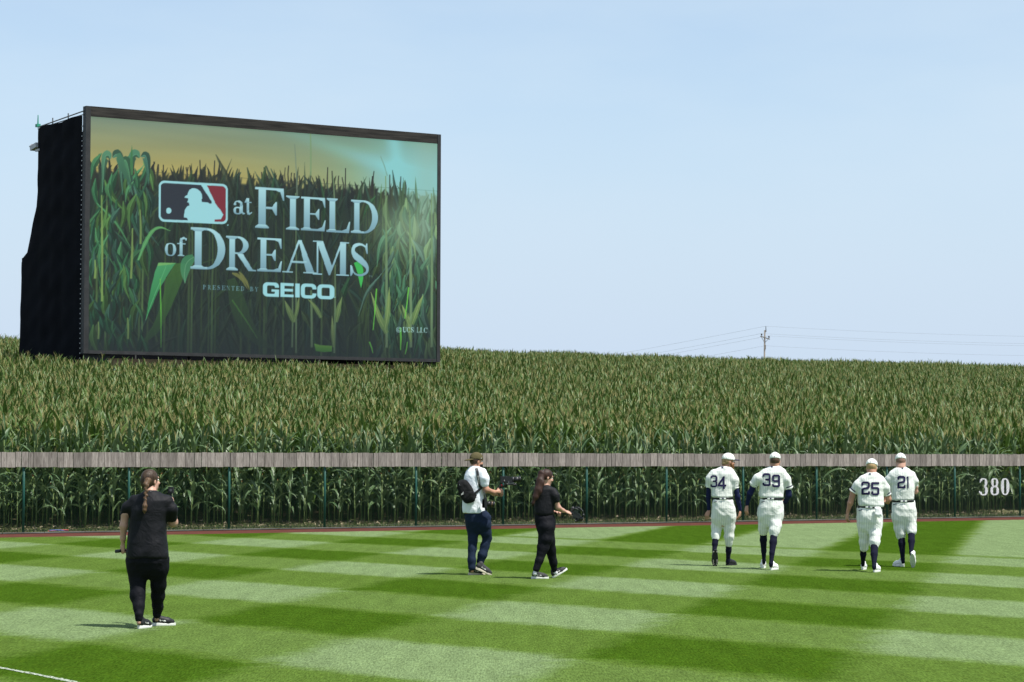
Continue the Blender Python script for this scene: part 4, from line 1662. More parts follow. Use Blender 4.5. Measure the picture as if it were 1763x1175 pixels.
        for q, nv in cuts:
            nv = np.array(nv, float); nv /= np.linalg.norm(nv)
            V = np.maximum(V, ((ax[0][:, None, None] - q[0]) * nv[0] + (ax[1][None, :, None] - q[1]) * nv[1] + (ax[2][None, None, :] - q[2]) * nv[2]).astype(np.float32))
        return surf(V, lo, h)


def surf(V, lo, h):
    """surface nets"""
    S = V < 0
    cn = np.zeros(np.array(V.shape) - 1, np.int8)
    for i in (0, 1):
        for j in (0, 1):
            for k in (0, 1):
                cn += S[i:V.shape[0] - 1 + i, j:V.shape[1] - 1 + j, k:V.shape[2] - 1 + k]
    act = np.argwhere((cn > 0) & (cn < 8))
    idx = np.full(cn.shape, -1, np.int32)
    idx[tuple(act.T)] = np.arange(len(act))
    pos = np.zeros((len(act), 3)); cnt = np.zeros(len(act))
    co = [(i, j, k) for i in (0, 1) for j in (0, 1) for k in (0, 1)]
    for a in co:
        for d in range(3):
            if a[d] == 0:
                b = list(a); b[d] = 1
                va = V[tuple((act + a).T)]; vb = V[tuple((act + b).T)]
                m = (va < 0) != (vb < 0)
                t = np.where(m, va / np.where(m, va - vb, 1), 0)
                pt = np.array(a, float)[None] + t[:, None] * (np.array(b) - np.array(a))[None]
                pos[m] += pt[m]; cnt[m] += 1
    P = lo + h * (act + pos / cnt[:, None])
    F = []
    for d in range(3):
        e, f = (d + 1) % 3, (d + 2) % 3
        s0 = [slice(None)] * 3; s1 = [slice(None)] * 3
        s0[d] = slice(0, V.shape[d] - 1); s1[d] = slice(1, V.shape[d])
        ch = np.argwhere(S[tuple(s0)] != S[tuple(s1)])
        ch = ch[(ch[:, e] > 0) & (ch[:, f] > 0) & (ch[:, e] < V.shape[e] - 1) & (ch[:, f] < V.shape[f] - 1)]
        fl = S[tuple(ch.T)]
        q = []
        for de, df in ((-1, -1), (0, -1), (0, 0), (-1, 0)):
            c = ch.copy(); c[:, e] += de; c[:, f] += df
            q.append(idx[tuple(c.T)])
        q = np.stack(q, -1)
        q[~fl] = q[~fl][:, ::-1]
        F.append(q)
    F = np.concatenate(F)
    return P, F[(F >= 0).all(1)]


def nz_obj(name, fld, m, parent, wr=0.0, wf=16.0, seed=0, cuts=(), **props):
    P, F = fld.solve(wr, wf, seed, cuts)
    return obj(name, mesh_np(name, P, F, m, True), parent, **props)


class Person:
    """local frame of one person: x right, y away, z up; picks joints at given view coordinates and depth"""
    def __init__(s, label, box, px0, yg, skin, group=None):
        s.ox, s.oy, s.f = box
        yh = 774 + 5 * px0 / 1763
        s.Y0 = EYE * FOC / (yg - yh)
        s.X0 = (px0 - 881.5) / FOC * s.Y0
        s.sc = FOC / s.Y0
        s.root = thing('person', label, 'person', (s.X0, s.Y0, 0), group)
        s.skin = skin
        s.body = Field(.0085)

    def __call__(s, cx, cy, d=0.0):
        px, py = s.ox + cx / s.f, s.oy + cy / s.f
        Y = s.Y0 + d
        return np.array(((px - 881.5) * Y / FOC - s.X0, d, EYE - (py - 774 - 5 * px / 1763) * Y / FOC))

    def r(s, v):
        return v / s.f / s.sc

    def pts(s, L):
        return [(*s(a, b, d), s.r(r) - .004) for a, b, d, r in L]

    def pelvis(s, L):
        L = list(L)
        cy, xl, xr, b = L[-1]
        w_ = xr - xl
        L[-1] = (cy, xl + w_ * .025, xr - w_ * .025, b * .86)
        L[-2] = (*L[-2][:3], L[-2][3] * .93)
        b = b * .8
        return s.rows(L + [(cy + 35, xl + w_ * .12, xr - w_ * .12, b * .80), (cy + 62, xl + w_ * .27, xr - w_ * .27, b * .45)])

    def leg(s, L, hip):
        x, y, d, r = L[0]
        return [(*s(a, b, e), s.r(q) - .001) for a, b, e, q in [(x + hip[0], y - hip[1], 0, r * 1.06)] + L]

    def rows(s, L, yo=0.0, g=-.007):
        o = []
        for cy, xl, xr, b in L:
            p = s((xl + xr) / 2, cy)
            o.append((p[2], p[0], yo, s.r((xr - xl) / 2) + g, b + g))
        return o

    def w(s, p):
        return Vector((p[0] + s.X0, p[1] + s.Y0, p[2]))

    # -- anatomy
    def head(s, cx, cy, d=0.0, yaw=0.0, nod=0.0, sc=1.0):
        s.hc = s(cx, cy, d)
        a, n = R(yaw), R(nod)
        f = np.array((math.sin(a) * math.cos(n), math.cos(a) * math.cos(n), -math.sin(n)))
        r = np.array((math.cos(a), -math.sin(a), 0))
        u = np.cross(r, f)
        s.M = np.stack([r, f, u], 1)
        s.hs = sc
        B = s.body
        E = lambda c, rad, k=.015: B.ell(s.hp(*c), np.array(rad) * sc, s.M, k)
        E((0, -.012, .028), (.074, .094, .088))
        E((0, .030, -.050), (.056, .066, .066), .03)
        E((0, .060, -.085), (.030, .034, .026), .025)
        B.path([(*s.hp(0, .090, .018), .010 * sc), (*s.hp(0, .108, -.022), .013 * sc)], .014)
        E((0, .078, .032), (.050, .018, .012), .02)
        for q in (-1, 1):
            E((q * .076, -.008, -.012), (.009, .020, .032), .006)
            E((q * .034, .078, -.030), (.024, .018, .020), .015)
        E((0, .094, -.052), (.024, .010, .006), .006)
        E((0, .092, -.064), (.020, .011, .007), .006)
        return s

    def hp(s, x, y, z):
        return s.hc + s.M @ (np.array((x, y, z)) * s.hs)

    def hand(s, wr, tip, palm, thumb, curl=.35, size=1.0):
        """wrist and fingertip direction points, palm normal (where the fingers close), thumb side vector"""
        B = s.body
        wr = np.array(wr, float)
        d = np.array(tip, float) - wr
        d /= np.linalg.norm(d)
        pn = np.array(palm, float); pn -= d * pn.dot(d); pn /= np.linalg.norm(pn)
        th = np.cross(pn, d)
        if th.dot(np.array(thumb, float)) < 0:
            th = -th
        z = size
        B.path([(*(wr - d * .01), .024 * z), (*(wr + d * .035 * z), .034 * z), (*(wr + d * .078 * z), .037 * z)], .012, (pn, .5))
        for i, l in enumerate((.080, .090, .084, .066)):
            off = th * (.030 - .0205 * i) * z
            p = wr + d * .082 * z + off
            dd = d.copy()
            ang = 0
            rr_ = .0092 * z
            B.path([(*(wr + d * .05 * z + off * .8), .010 * z), (*p, rr_)], .006)
            spread = th * (.10 - .075 * i)
            for j, fr_ in enumerate((.42, .33, .25)):
                ang += curl * (.8 if j == 0 else 1.0) * (1 + .08 * i)
                v = (d * math.cos(ang) + pn * math.sin(ang)) + spread * (1 - min(1, curl))
                v /= np.linalg.norm(v)
                q = p + v * l * fr_ * z
                B.path([(*p, rr_), (*q, rr_ * .9)], .002)
                p, rr_ = q, rr_ * .9
        b = wr + d * .03 * z + th * .024 * z
        m1 = b + (d * .55 + th * .75 + pn * .25 * (1 + curl)) * .038 * z
        m2 = m1 + (d * .8 + th * .25 + pn * .45 * curl) * .034 * z
        m3 = m2 + (d * .85 - th * .1 * curl + pn * .6 * curl) * .026 * z
        B.path([(*b, .015 * z), (*m1, .0115 * z), (*m2, .0105 * z), (*m3, .008 * z)], .006)

    def finish_body(s):
        P, F = s.body.solve()
        me = mesh_np('body', P, F, s.skin, True)
        o = obj('body', me, s.root)
        for q in (-1, 1):
            eb = Field(.004).ell(s.hp(q * .031, .076, .006), np.array((.0125, .0125, .0125)) * s.hs, s.M, 0)
            e = nz_obj('eye', eb, M_EYE, s.root)
            ib = Field(.0025).ell(s.hp(q * .031, .0868, .006), np.array((.0058, .003, .0058)) * s.hs, s.M, 0)
            nz_obj('iris', ib, M_IRIS, e)
        return o

    def shoe(s, cx, cy, yaw, mats, L=.29, pitch=0.0, pivot=.0, z=0.0, depth=None, tick=None, cleats=False, width=1.0, tag='shoe'):
        """(cx,cy): where the pivot point of the sole touches the grass; yaw away=0, right=90"""
        px, py = s.ox + cx / s.f, s.oy + cy / s.f
        if depth is None:
            Y = EYE * FOC / (py - (774 + 5 * px / 1763))
            d = Y - s.Y0
        else:
            d = depth
        o3 = np.array(((px - 881.5) * (s.Y0 + d) / FOC - s.X0, d, z))
        a, pt = R(yaw), R(pitch)
        Rz = np.array(((math.cos(a), math.sin(a), 0), (-math.sin(a), math.cos(a), 0), (0, 0, 1)))
        Rx = np.array(((1, 0, 0), (0, math.cos(pt), math.sin(pt)), (0, -math.sin(pt), math.cos(pt))))
        k = L / .29

        def T(P):
            P = np.asarray(P, float) * k
            return (Rz @ (Rx @ (P - np.array((0, pivot * L, 0))).T)).T + o3
        w_ = width
        f = Field(.0075)
        f.path([(0, .045, .062, .036 * w_), (0, .12, .060, .038 * w_), (0, .19, .048, .042 * w_), (0, .245, .040, .033 * w_)], .03)
        f.path([(0, .05, .07, .036), (0, .062, .108, .039)], .02)
        f.path([(.008, .10, .09, .028), (.005, .16, .072, .026)], .02)
        P, F = f.solve(cuts=[((0, 0, .016), (0, 0, -1))])
        sh = obj(tag, mesh_np(tag, T(P), F, mats[0], True), s.root)
        out = []
        for i in range(28):
            t = 2 * math.pi * i / 28
            y = .145 - .15 * math.cos(t)
            wv = (.036 + .010 * (y / .29)) * w_
            out.append((math.sin(t) * wv * (1 if abs(math.sin(t)) > .3 else 1), y))
        V = [(x * 1.0, y, .0) for x, y in out] + [(x * 1.06, y, .014) for x, y in out] + [(x * 1.0, y + (.004 if y > .2 else -.002), .036 if y < .1 else .028) for x, y in out]
        n = 28
        F = [[i, (i + 1) % n, n + (i + 1) % n, n + i] for i in range(n)] + [[n + i, n + (i + 1) % n, 2 * n + (i + 1) % n, 2 * n + i] for i in range(n)]
        F += [list(range(n))[::-1], list(range(2 * n, 3 * n))]
        so = obj('sole', mesh_np('sole', T(V), F, mats[1], False), sh)
        if cleats:
            mb = MB()
            for x, y in ((-.026, .03), (.026, .03), (-.03, .17), (.03, .17), (-.022, .235), (.022, .235), (0, .265), (-.03, .2), (.03, .2)):
                a_, b_ = T([(x, y, .0)])[0], T([(x * 1.0, y, -.012)])[0]
                mb.cyl(a_, b_, .009, .006, 6)
            mb.build('cleat', M_CLEAT, sh, kind='stuff')
        if tick is not None:
            # swoosh on both flanks
            for q in (-1, 1):
                c = [(.225, .070), (.16, .050), (.105, .047), (.085, .062), (.088, .078), (.10, .064), (.135, .062), (.225, .078)]
                V = []
                for y, zz in c:
                    rr_ = np.interp(y, [.045, .12, .19, .245], [.036, .038, .042, .033]) * w_
                    cz = np.interp(y, [.045, .12, .19, .245], [.062, .060, .048, .040])
                    V.append((q * (math.sqrt(max(rr_ ** 2 - (zz - cz) ** 2, 1e-5)) + .004 + (.004 if zz > .06 else .002)), y, zz))
                obj('swoosh', mesh_np('swoosh', T(V), [[0, 1, 6, 7], [1, 2, 5, 6], [2, 3, 4, 5]], tick), sh)
        if len(mats) > 2:
            hb = Field(.006).path([(0, .02, .065, .024), (0, .022, .095, .022)], .01, ((0, 1, 0), .55))
            P, F = hb.solve()
            obj('heel_tab', mesh_np('heel_tab', T(P), F, mats[2], True), sh)
        return sh

    def project(s, target, verts2, faces, name, m, parent, off=.004, **props):
        """lays flat cells (x, z in local metres) on the near side of a garment"""
        me = target.data
        n = len(me.vertices)
        co = np.empty(n * 3, np.float32); me.vertices.foreach_get('co', co)
        bt = BVHTree.FromPolygons([tuple(v) for v in co.reshape(-1, 3)], [tuple(p.vertices) for p in me.polygons])
        out, good = [], []
        for x, z in verts2:
            hit = bt.ray_cast(Vector((x, -1.5, z)), Vector((0, 1, 0)))
            if hit[0] is None:
                out.append((x, 0, z)); good.append(False)
            else:
                p = hit[0] + hit[1] * off * .4
                out.append((p.x, p.y - off, p.z)); good.append(True)
        F = [f for f in faces if all(good[i] for i in f)]
        used_ = sorted({i for f in F for i in f})
        mp_ = {v: i for i, v in enumerate(used_)}
        return obj(name, mesh_np(name, [out[i] for i in used_], [[mp_[i] for i in f] for f in F], m, True), parent, **props)


def cells(test, x0, x1, z0, z1, c):
    """grid cells whose centre passes the test"""
    nx, nz_ = int(math.ceil((x1 - x0) / c)), int(math.ceil((z1 - z0) / c))
    xs_ = x0 + (np.arange(nx) + .5) * c
    zs_ = z0 + (np.arange(nz_) + .5) * c
    M = test(*np.meshgrid(xs_, zs_, indexing='ij'))
    vid, V, F = {}, [], []
    for i, j in np.argwhere(M):
        f = []
        for a, b in ((i, j), (i + 1, j), (i + 1, j + 1), (i, j + 1)):
            if (a, b) not in vid:
                vid[(a, b)] = len(V); V.append((x0 + a * c, z0 + b * c))
            f.append(vid[(a, b)])
        F.append(f)
    return V, F


DIG = {'2': [(.08, .76), (.08, .86), (.15, .92), (.47, .92), (.54, .85), (.54, .61), (.47, .53), (.15, .46), (.08, .39), (.08, .08), (.54, .08), (.54, .20)],
       '5': [(.54, .92), (.09, .92), (.09, .56), (.45, .56), (.54, .48), (.54, .16), (.46, .08), (.16, .08), (.08, .16), (.08, .25)],
       '3': [(.07, .80), (.08, .86), (.16, .92), (.46, .92), (.54, .85), (.54, .58), (.46, .51), (.27, .51), (.46, .51), (.54, .44), (.54, .15), (.46, .08), (.16, .08), (.08, .14), (.07, .20)],
       '9': [(.54, .50), (.16, .50), (.08, .58), (.08, .85), (.16, .92), (.46, .92), (.54, .85), (.54, .15), (.46, .08), (.16, .08), (.08, .14), (.07, .20)],
       '4': [(.46, .03), (.46, .93), (.06, .33), (.06, .25), (.60, .25)],
       '1': [(.18, .86), (.34, .93), (.34, .06)]}


def digit_test(ch, x0, x1, z0, z1, wd=.15):
    P = DIG[ch]

    def f(X, Z):
        u = (X - x0) / (x1 - x0) * .62
        v = (Z - z0) / (z1 - z0)
        best = np.full(X.shape, 9.0)
        asp = (z1 - z0) / ((x1 - x0) / .62)
        for (ax_, ay), (bx, by) in zip(P[:-1], P[1:]):
            dx, dy = bx - ax_, (by - ay) * asp
            L2 = dx * dx + dy * dy
            t = np.clip(((u - ax_) * dx + (v - ay) * asp * dy) / L2, 0, 1)
            best = np.minimum(best, np.hypot(u - ax_ - t * dx, (v - ay) * asp - t * dy))
        return best < wd / 2
    return f


def cloth_mat(name, col, rough=.85, stripes=False, bump=.30, sheen=0.0):
    m = mat(name, col, rough, .06, 9, bump, 7.5,   .22 if rough < .7 else .12, sheen=sheen)
    for nd in m.node_tree.nodes:
        if nd.type == 'TEX_NOISE' and abs(nd.inputs['Scale'].default_value - 7.5) < .01:
            nd.inputs['Distortion'].default_value = 1.6
            nd.inputs['Detail'].default_value = 2.5
        if nd.type == 'BUMP':
            nd.inputs['Distance'].default_value = .045
    if stripes:
        t = m.node_tree
        p = t.nodes['Principled BSDF']
        src = p.inputs['Base Color'].links[0].from_socket
        N = t.nodes.new
        K = t.links.new
        c = N('ShaderNodeTexCoord')
        sx = N('ShaderNodeSeparateXYZ'); K(c.outputs['Object'], sx.inputs[0])
        wv = N('ShaderNodeTexNoise'); wv.inputs['Scale'].default_value = 5
        K(c.outputs['Object'], wv.inputs['Vector'])
        a = N('ShaderNodeMath'); a.operation = 'MULTIPLY_ADD'; K(wv.outputs['Fac'], a.inputs[0]); a.inputs[1].default_value = .03
        K(sx.outputs['X'], a.inputs[2])
        b = N('ShaderNodeMath'); b.operation = 'FLOORED_MODULO'; K(a.outputs[0], b.inputs[0]); b.inputs[1].default_value = .036
        l = N('ShaderNodeMath'); l.operation = 'LESS_THAN'; K(b.outputs[0], l.inputs[0]); l.inputs[1].default_value = .0052
        mx = N('ShaderNodeMixRGB'); mx.inputs['Color2'].default_value = (.46, .50, .50, 1)
        K(l.outputs[0], mx.inputs['Fac']); K(src, mx.inputs['Color1'])
        K(mx.outputs['Color'], p.inputs['Base Color'])
    return m


def skin_mat(name, col):
    m = mat(name, col, .5, .10, 14, .1, 60, .35)
    p = m.node_tree.nodes['Principled BSDF']
    p.inputs['Subsurface Weight'].default_value = .08
    p.inputs['Subsurface Radius'].default_value = (.02, .008, .004)
    return m


def hair_mat(name, c0, c1):
    m = mat(name, c0, .5, .0, 10, .0, spec=.22)
    t = m.node_tree
    p = t.nodes['Principled BSDF']
    N = t.nodes.new
    K = t.links.new
    c = N('ShaderNodeTexCoord')
    q = N('ShaderNodeMapping'); q.inputs['Scale'].default_value = (140, 90, 9)
    K(c.outputs['Object'], q.inputs['Vector'])
    n = N('ShaderNodeTexNoise'); n.inputs['Scale'].default_value = 1; n.inputs['Detail'].default_value = 4
    K(q.outputs['Vector'], n.inputs['Vector'])
    r = N('ShaderNodeMapRange'); r.inputs['From Min'].default_value = .32; r.inputs['From Max'].default_value = .7
    K(n.outputs['Fac'], r.inputs['Value'])
    mx = N('ShaderNodeMixRGB'); mx.inputs['Color1'].default_value = (*c0, 1); mx.inputs['Color2'].default_value = (*c1, 1)
    K(r.outputs['Result'], mx.inputs['Fac']); K(mx.outputs['Color'], p.inputs['Base Color'])
    b = N('ShaderNodeBump'); b.inputs['Strength'].default_value = .6; b.inputs['Distance'].default_value = .006
    K(n.outputs['Fac'], b.inputs['Height']); K(b.outputs['Normal'], p.inputs['Normal'])
    return m


M_EYE = mat('eye_white', (.75, .73, .70), .3)
M_IRIS = mat('eye_iris', (.03, .02, .015), .2)
M_CLEAT = mat('cleat_metal', (.55, .53, .48), .35, metal=.4)
SK1 = skin_mat('skin_fair', (.47, .27, .20))
SK2 = skin_mat('skin_tanned', (.40, .21, .14))
UNI = cloth_mat('cream_pinstripe', (.70, .72, .67), .9, True)
UNIC = cloth_mat('cream_cap', (.74, .76, .71), .9, True)
NAVY = cloth_mat('navy_cloth', (.010, .014, .050), .8)
SOCK = cloth_mat('navy_sock', (.007, .008, .020), .9)
NUMN = mat('navy_number', (.012, .010, .055), .8, .1, 20)
BLK = cloth_mat('black_cloth', (.0038, .0042, .0064), .68, bump=.25)
BLKP = cloth_mat('black_trousers', (.0045, .0049, .0075), .72, bump=.25)
BELT = mat('black_belt', (.012, .012, .014), .4)
WHT = cloth_mat('white_shirt', (.74, .77, .82), .85)
WSH = mat('white_shoe', (.78, .78, .77), .5, .06, 20)
BSH = mat('black_shoe', (.014, .014, .016), .55, .2, 20)
GSH = mat('dark_grey_shoe', (.035, .035, .037), .7, .3, 40)
WSO = mat('white_sole', (.74, .74, .70), .6, .08, 20)
CSO = mat('cream_sole', (.60, .54, .42), .7, .1, 20)
RED_ = mat('red_tab', (.42, .03, .04), .6)
DEV = mat('black_plastic', (.012, .012, .013), .4, .15, 20, spec=.5)
DEVG = mat('grey_metal', (.12, .12, .13), .35, .1, 20, metal=.5)
GLS = mat('lens_glass', (.01, .012, .02), .08, spec=.8)


def ring(mb, a, b, r):
    mb.cyl(a, b, r, r, 18, False)


def player(nm, label, box, px0, yg, spec):
    p = Person(label, box, px0, yg, spec.get('skin', SK1), 'ball players walking out towards the fence')
    B = p.body
    # body under the clothes, one skin
    tr = p.rows(spec['torso'])
    B.loft([(z, cx, cy, a * .84, b * .84) for z, cx, cy, a, b in tr], .03)
    pr = p.pelvis(spec['pelvis'])
    B.loft([(z, cx, cy, a * .86, b * .84) for z, cx, cy, a, b in pr], .03)
    for key in ('armL', 'armR'):
        B.path(p.pts(spec[key]), .025)
    for lg_, sk_ in (('legL', 'sockL'), ('legR', 'sockR')):
        B.path([(x, y, z, r * .8) for x, y, z, r in p.pts(spec[lg_])], .03)
        B.path([(x, y, z, r * .85) for x, y, z, r in p.pts(spec[sk_])], .02)
    hx, hy, hd, yaw, nod, hsc = spec['head']
    p.head(hx, hy, hd, yaw, nod, hsc)
    nk = spec['neck']
    B.path([(*p(*nk[:2], .0), p.r(nk[2])), (*(p.hc - p.M @ np.array((0, .02, .06))), p.r(nk[2]) * .95)], .03)
    for hd_ in spec['hands']:
        p.hand(*[np.array(v, float) if isinstance(v, tuple) else v for v in hd_(p)])
    p.finish_body()
    # jersey
    J = Field(.0105).loft(p.rows(spec['torso']), .03)
    for k in ('slL', 'slR'):
        J.path(p.pts(spec[k]), .045)
    cuts = []
    for k in ('slL', 'slR'):
        q = p.pts(spec[k])
        a, b = np.array(q[-2][:3]), np.array(q[-1][:3])
        d = (b - a) / np.linalg.norm(b - a)
    jy = nz_obj('jersey', J, UNI, p.root, .010, 13, spec['seed'])
    for k in ('slL', 'slR'):
        q = p.pts(spec[k])
        a, b = np.array(q[-2][:3]), np.array(q[-1][:3])
        d = (b - a) / np.linalg.norm(b - a)
        r = q[-1][3]
        e = b + d * r * .30
        mb = MB()
        ring(mb, e - d * .034, e - d * .016, r * 1.03)
        mb.build('sleeve_stripe', NUMN, jy, True)
        mb = MB()
        mb.cyl(e - d * .016, e + d * .006, r * 1.03, r * 1.05, 18, False)
        mb.build('sleeve_hem', UNIC, jy, True)
    for ch, x0, x1, y0, y1 in spec['num']:
        a, b = p(x0, y1, -.12), p(x1, y0, -.12)
        V, F = cells(digit_test(ch, a[0], b[0], a[2], b[2]), a[0] - .02, b[0] + .02, a[2] - .02, b[2] + .02, .0055)
        p.project(jy, V, F, 'numeral', NUMN, jy, .006)
    nb = p(spec['nape'][0], spec['nape'][1], -.1)
    V, F = cells(lambda X, Z: (np.abs(X) < 9), nb[0] - .014, nb[0] + .014, nb[2] - .008, nb[2] + .008, .007)
    p.project(jy, V, F, 'badge', NUMN, jy, .005)
    # trousers gathered below the knee
    T = Field(.0105).loft(p.pelvis(spec['pelvis']), .045)
    for k in ('legL', 'legR'):
        T.path(p.leg(spec[k], (4 if k == 'legL' else -4, 55)), .030)
    tz = nz_obj('trousers', T, UNI, p.root, .0085, 17, spec['seed'] + 5)
    bt = spec['belt']
    a, b_ = p((bt[1] + bt[2]) / 2, bt[0] - 7), p((bt[1] + bt[2]) / 2, bt[0] + 12)
    zz = np.linspace(b_[2], a[2], 3)
    F_ = Field(.007).loft([(z, a[0], 0, p.r((bt[2] - bt[1]) / 2), bt[3]) for z in zz], 0)
    be = nz_obj('belt', F_, BELT, p.root)
    cx = p(bt[4], bt[0], -.1)
    V, F = cells(lambda X, Z: (np.abs(X) < 9), cx[0] - .05, cx[0] + .05, b_[2] + .002, a[2] - .002, .008)
    p.project(be, V, F, 'belt_tunnel', UNIC, be, .008)
    V, F = cells(lambda X, Z: (np.abs(X) < 9), cx[0] - .012, cx[0] + .014, (a[2] + b_[2]) / 2 - .008, (a[2] + b_[2]) / 2 + .008, .007)
    p.project(be, V, F, 'badge', NUMN, be, .012)
    sw = p(bt[1] + 25, bt[0] + 28, -.1)
    V, F = cells(lambda X, Z: np.abs(Z - sw[2] - .3 * (X - sw[0])) < .006, sw[0] - .025, sw[0] + .025, sw[2] - .02, sw[2] + .02, .005)
    p.project(tz, V, F, 'swoosh', NUMN, tz, .005)
    for k in ('sockL', 'sockR'):
        f = Field(.009).path(p.pts(spec[k]), .02)
        nz_obj('sock', f, SOCK, p.root, .0015, 30, 3)
    if spec.get('under'):
        for k in ('armL', 'armR'):
            q = p.pts(spec[k])
            f = Field(.009).path([(x, y, z, r * 1.13 + .003) for x, y, z, r in q], .02)
            nz_obj('undershirt_sleeve', f, NAVY, p.root, .004, 26, spec['seed'] + 2)
    # cap
    C = Field(.0065).ell(p.hp(0, -.008, .045), np.array((.092, .112, .100)) * p.hs, p.M, 0)
    cap = nz_obj('cap', C, UNIC, p.root, cuts=[(p.hp(0, -.02, .034), -p.M[:, 2] - .06 * p.M[:, 1])])
    br = Field(.0055).ell(p.hp(0, .125, .036), np.array((.080, .075, .010)) * p.hs, p.M, 0)
    nz_obj('brim', br, NUMN if spec.get('brim') else UNIC, cap, cuts=[(p.hp(0, .075, .03), -p.M[:, 1])])
    bb = Field(.004).ell(p.hp(0, -.012, .146), np.array((.009, .009, .007)) * p.hs, p.M, 0)
    nz_obj('cap_button', bb, NUMN if spec.get('brim') else UNIC, cap)
    bd = p.hp(0, -.119, .058)
    mb = MB(); mb.box(bd, (.014, .004, .010), Matrix.Rotation(-R(yaw), 3, 'Z')); mb.build('badge', NUMN, cap)
    # hair on the nape
    if spec.get('hair'):
        H = Field(.006).ell(p.hp(0, -.022, .012), np.array((.0795, .094, .085)) * p.hs, p.M, 0)
        if spec.get('tuft'):
            H.ell(p.hp(0, -.088, -.035), np.array((.05, .03, .03)) * p.hs, p.M, .02)
        nz_obj('hair', H, spec['hair'], p.root, .002, 60, 2, cuts=[(p.hp(0, -.01, .045), p.M[:, 2]), (p.hp(0, -.012, 0), p.M[:, 1]), (p.hp(0, -.06, spec.get('nk', -.055)), -p.M[:, 2])])
    if spec.get('beard'):
        H = Field(.006).ell(p.hp(0, .036, -.062), np.array((.061, .068, .062)) * p.hs, p.M, .02).ell(p.hp(0, .062, -.112), np.array((.036, .038, .032)) * p.hs, p.M, .03)
        H.path([(*p.hp(-.070, .012, .005), .011), (*p.hp(-.062, .03, -.055), .016)], .02).path([(*p.hp(.070, .012, .005), .011), (*p.hp(.062, .03, -.055), .016)], .02)
        nz_obj('beard', H, spec['beard'], p.root, .002, 60, 4, cuts=[(p.hp(0, .09, -.050), p.M[:, 2] * .9 + p.M[:, 1] * .42)])
    for a_, kw in spec['shoes']:
        p.shoe(*a_, **kw)
    return p, jy, tz


BX5, BX6 = (1190, 760, 4.895), (1430, 760, 4.895)
HB = hair_mat('brown_crop', (.05, .030, .018), (.11, .065, .04))
HBL = hair_mat('blond_crop', (.26, .17, .08), (.42, .30, .15))
HRB = hair_mat('red_brown_beard', (.13, .055, .022), (.26, .12, .05))
HDK = hair_mat('dark_stubble', (.035, .022, .016), (.08, .05, .035))
HFD = hair_mat('shaved_fade', (.17, .10, .075), (.26, .155, .115))
NO = (0, -1, 0)

player('34', 'bearded ball player in pinstripes numbered 34, looking right, black spikes on', BX5, 1243, 974, dict(
    seed=1, under=True, brim=True, hair=HBL, tuft=True, beard=HRB, skin=SK2,
    torso=[(208, 258, 330, .07), (222, 225, 352, .09), (245, 188, 362, .105), (277, 168, 370, .122), (330, 160, 365, .13), (400, 163, 362, .13), (450, 165, 362, .13), (462, 166, 362, .135), (475, 178, 352, .125)],
    slL=[(192, 274, 0, 33), (162, 320, 0, 35), (146, 375, .02, 24)], slR=[(340, 278, -.02, 35), (362, 326, -.03, 36), (371, 384, -.03, 31)],
    armL=[(188, 282, 0, 18), (150, 370, .02, 18), (146, 470, .04, 18), (150, 572, .06, 13.5)], armR=[(342, 284, -.02, 22), (373, 380, -.03, 22), (392, 470, -.02, 20), (413, 578, .03, 14)],
    hands=[lambda p: (p(150, 582, .06), p(128, 650, .04), (.7, .7, 0), (.6, .7, -.2), .22), lambda p: (p(415, 588, .03), p(396, 668, .02), (-.8, .3, 0), (-.3, .9, 0), .3)],
    pelvis=[(480, 185, 352, .11), (505, 178, 365, .125), (560, 173, 376, .145), (620, 175, 376, .15), (655, 179, 372, .13)],
    legL=[(222, 640, 0, 50), (215, 720, .06, 44), (207, 785, .02, 36), (207, 812, 0, 32)], legR=[(325, 640, 0, 50), (322, 720, .03, 44), (320, 800, .05, 38), (318, 862, .07, 31)],
    sockL=[(207, 806, 0, 30), (200, 865, -.04, 26), (196, 912, -.08, 19), (196, 930, -.09, 19)], sockR=[(318, 860, .08, 29), (315, 920, .1, 26), (310, 1000, .13, 17), (310, 1018, .13, 17)],
    belt=(480, 182, 354, .124, 265), num=[('3', 165, 221, 286, 389), ('4', 226, 292, 296, 399)], nape=(265, 222),
    head=(316, 172, 0, 72, 4, 1.0), neck=(290, 215, 33),
    shoes=[((201, 1050, 0, (BSH, BSH)), dict(L=.30, pitch=76, pivot=.93, depth=-.1, cleats=True, width=1.12)), ((295, 1044, 42, (BSH, BSH)), dict(L=.28))]))

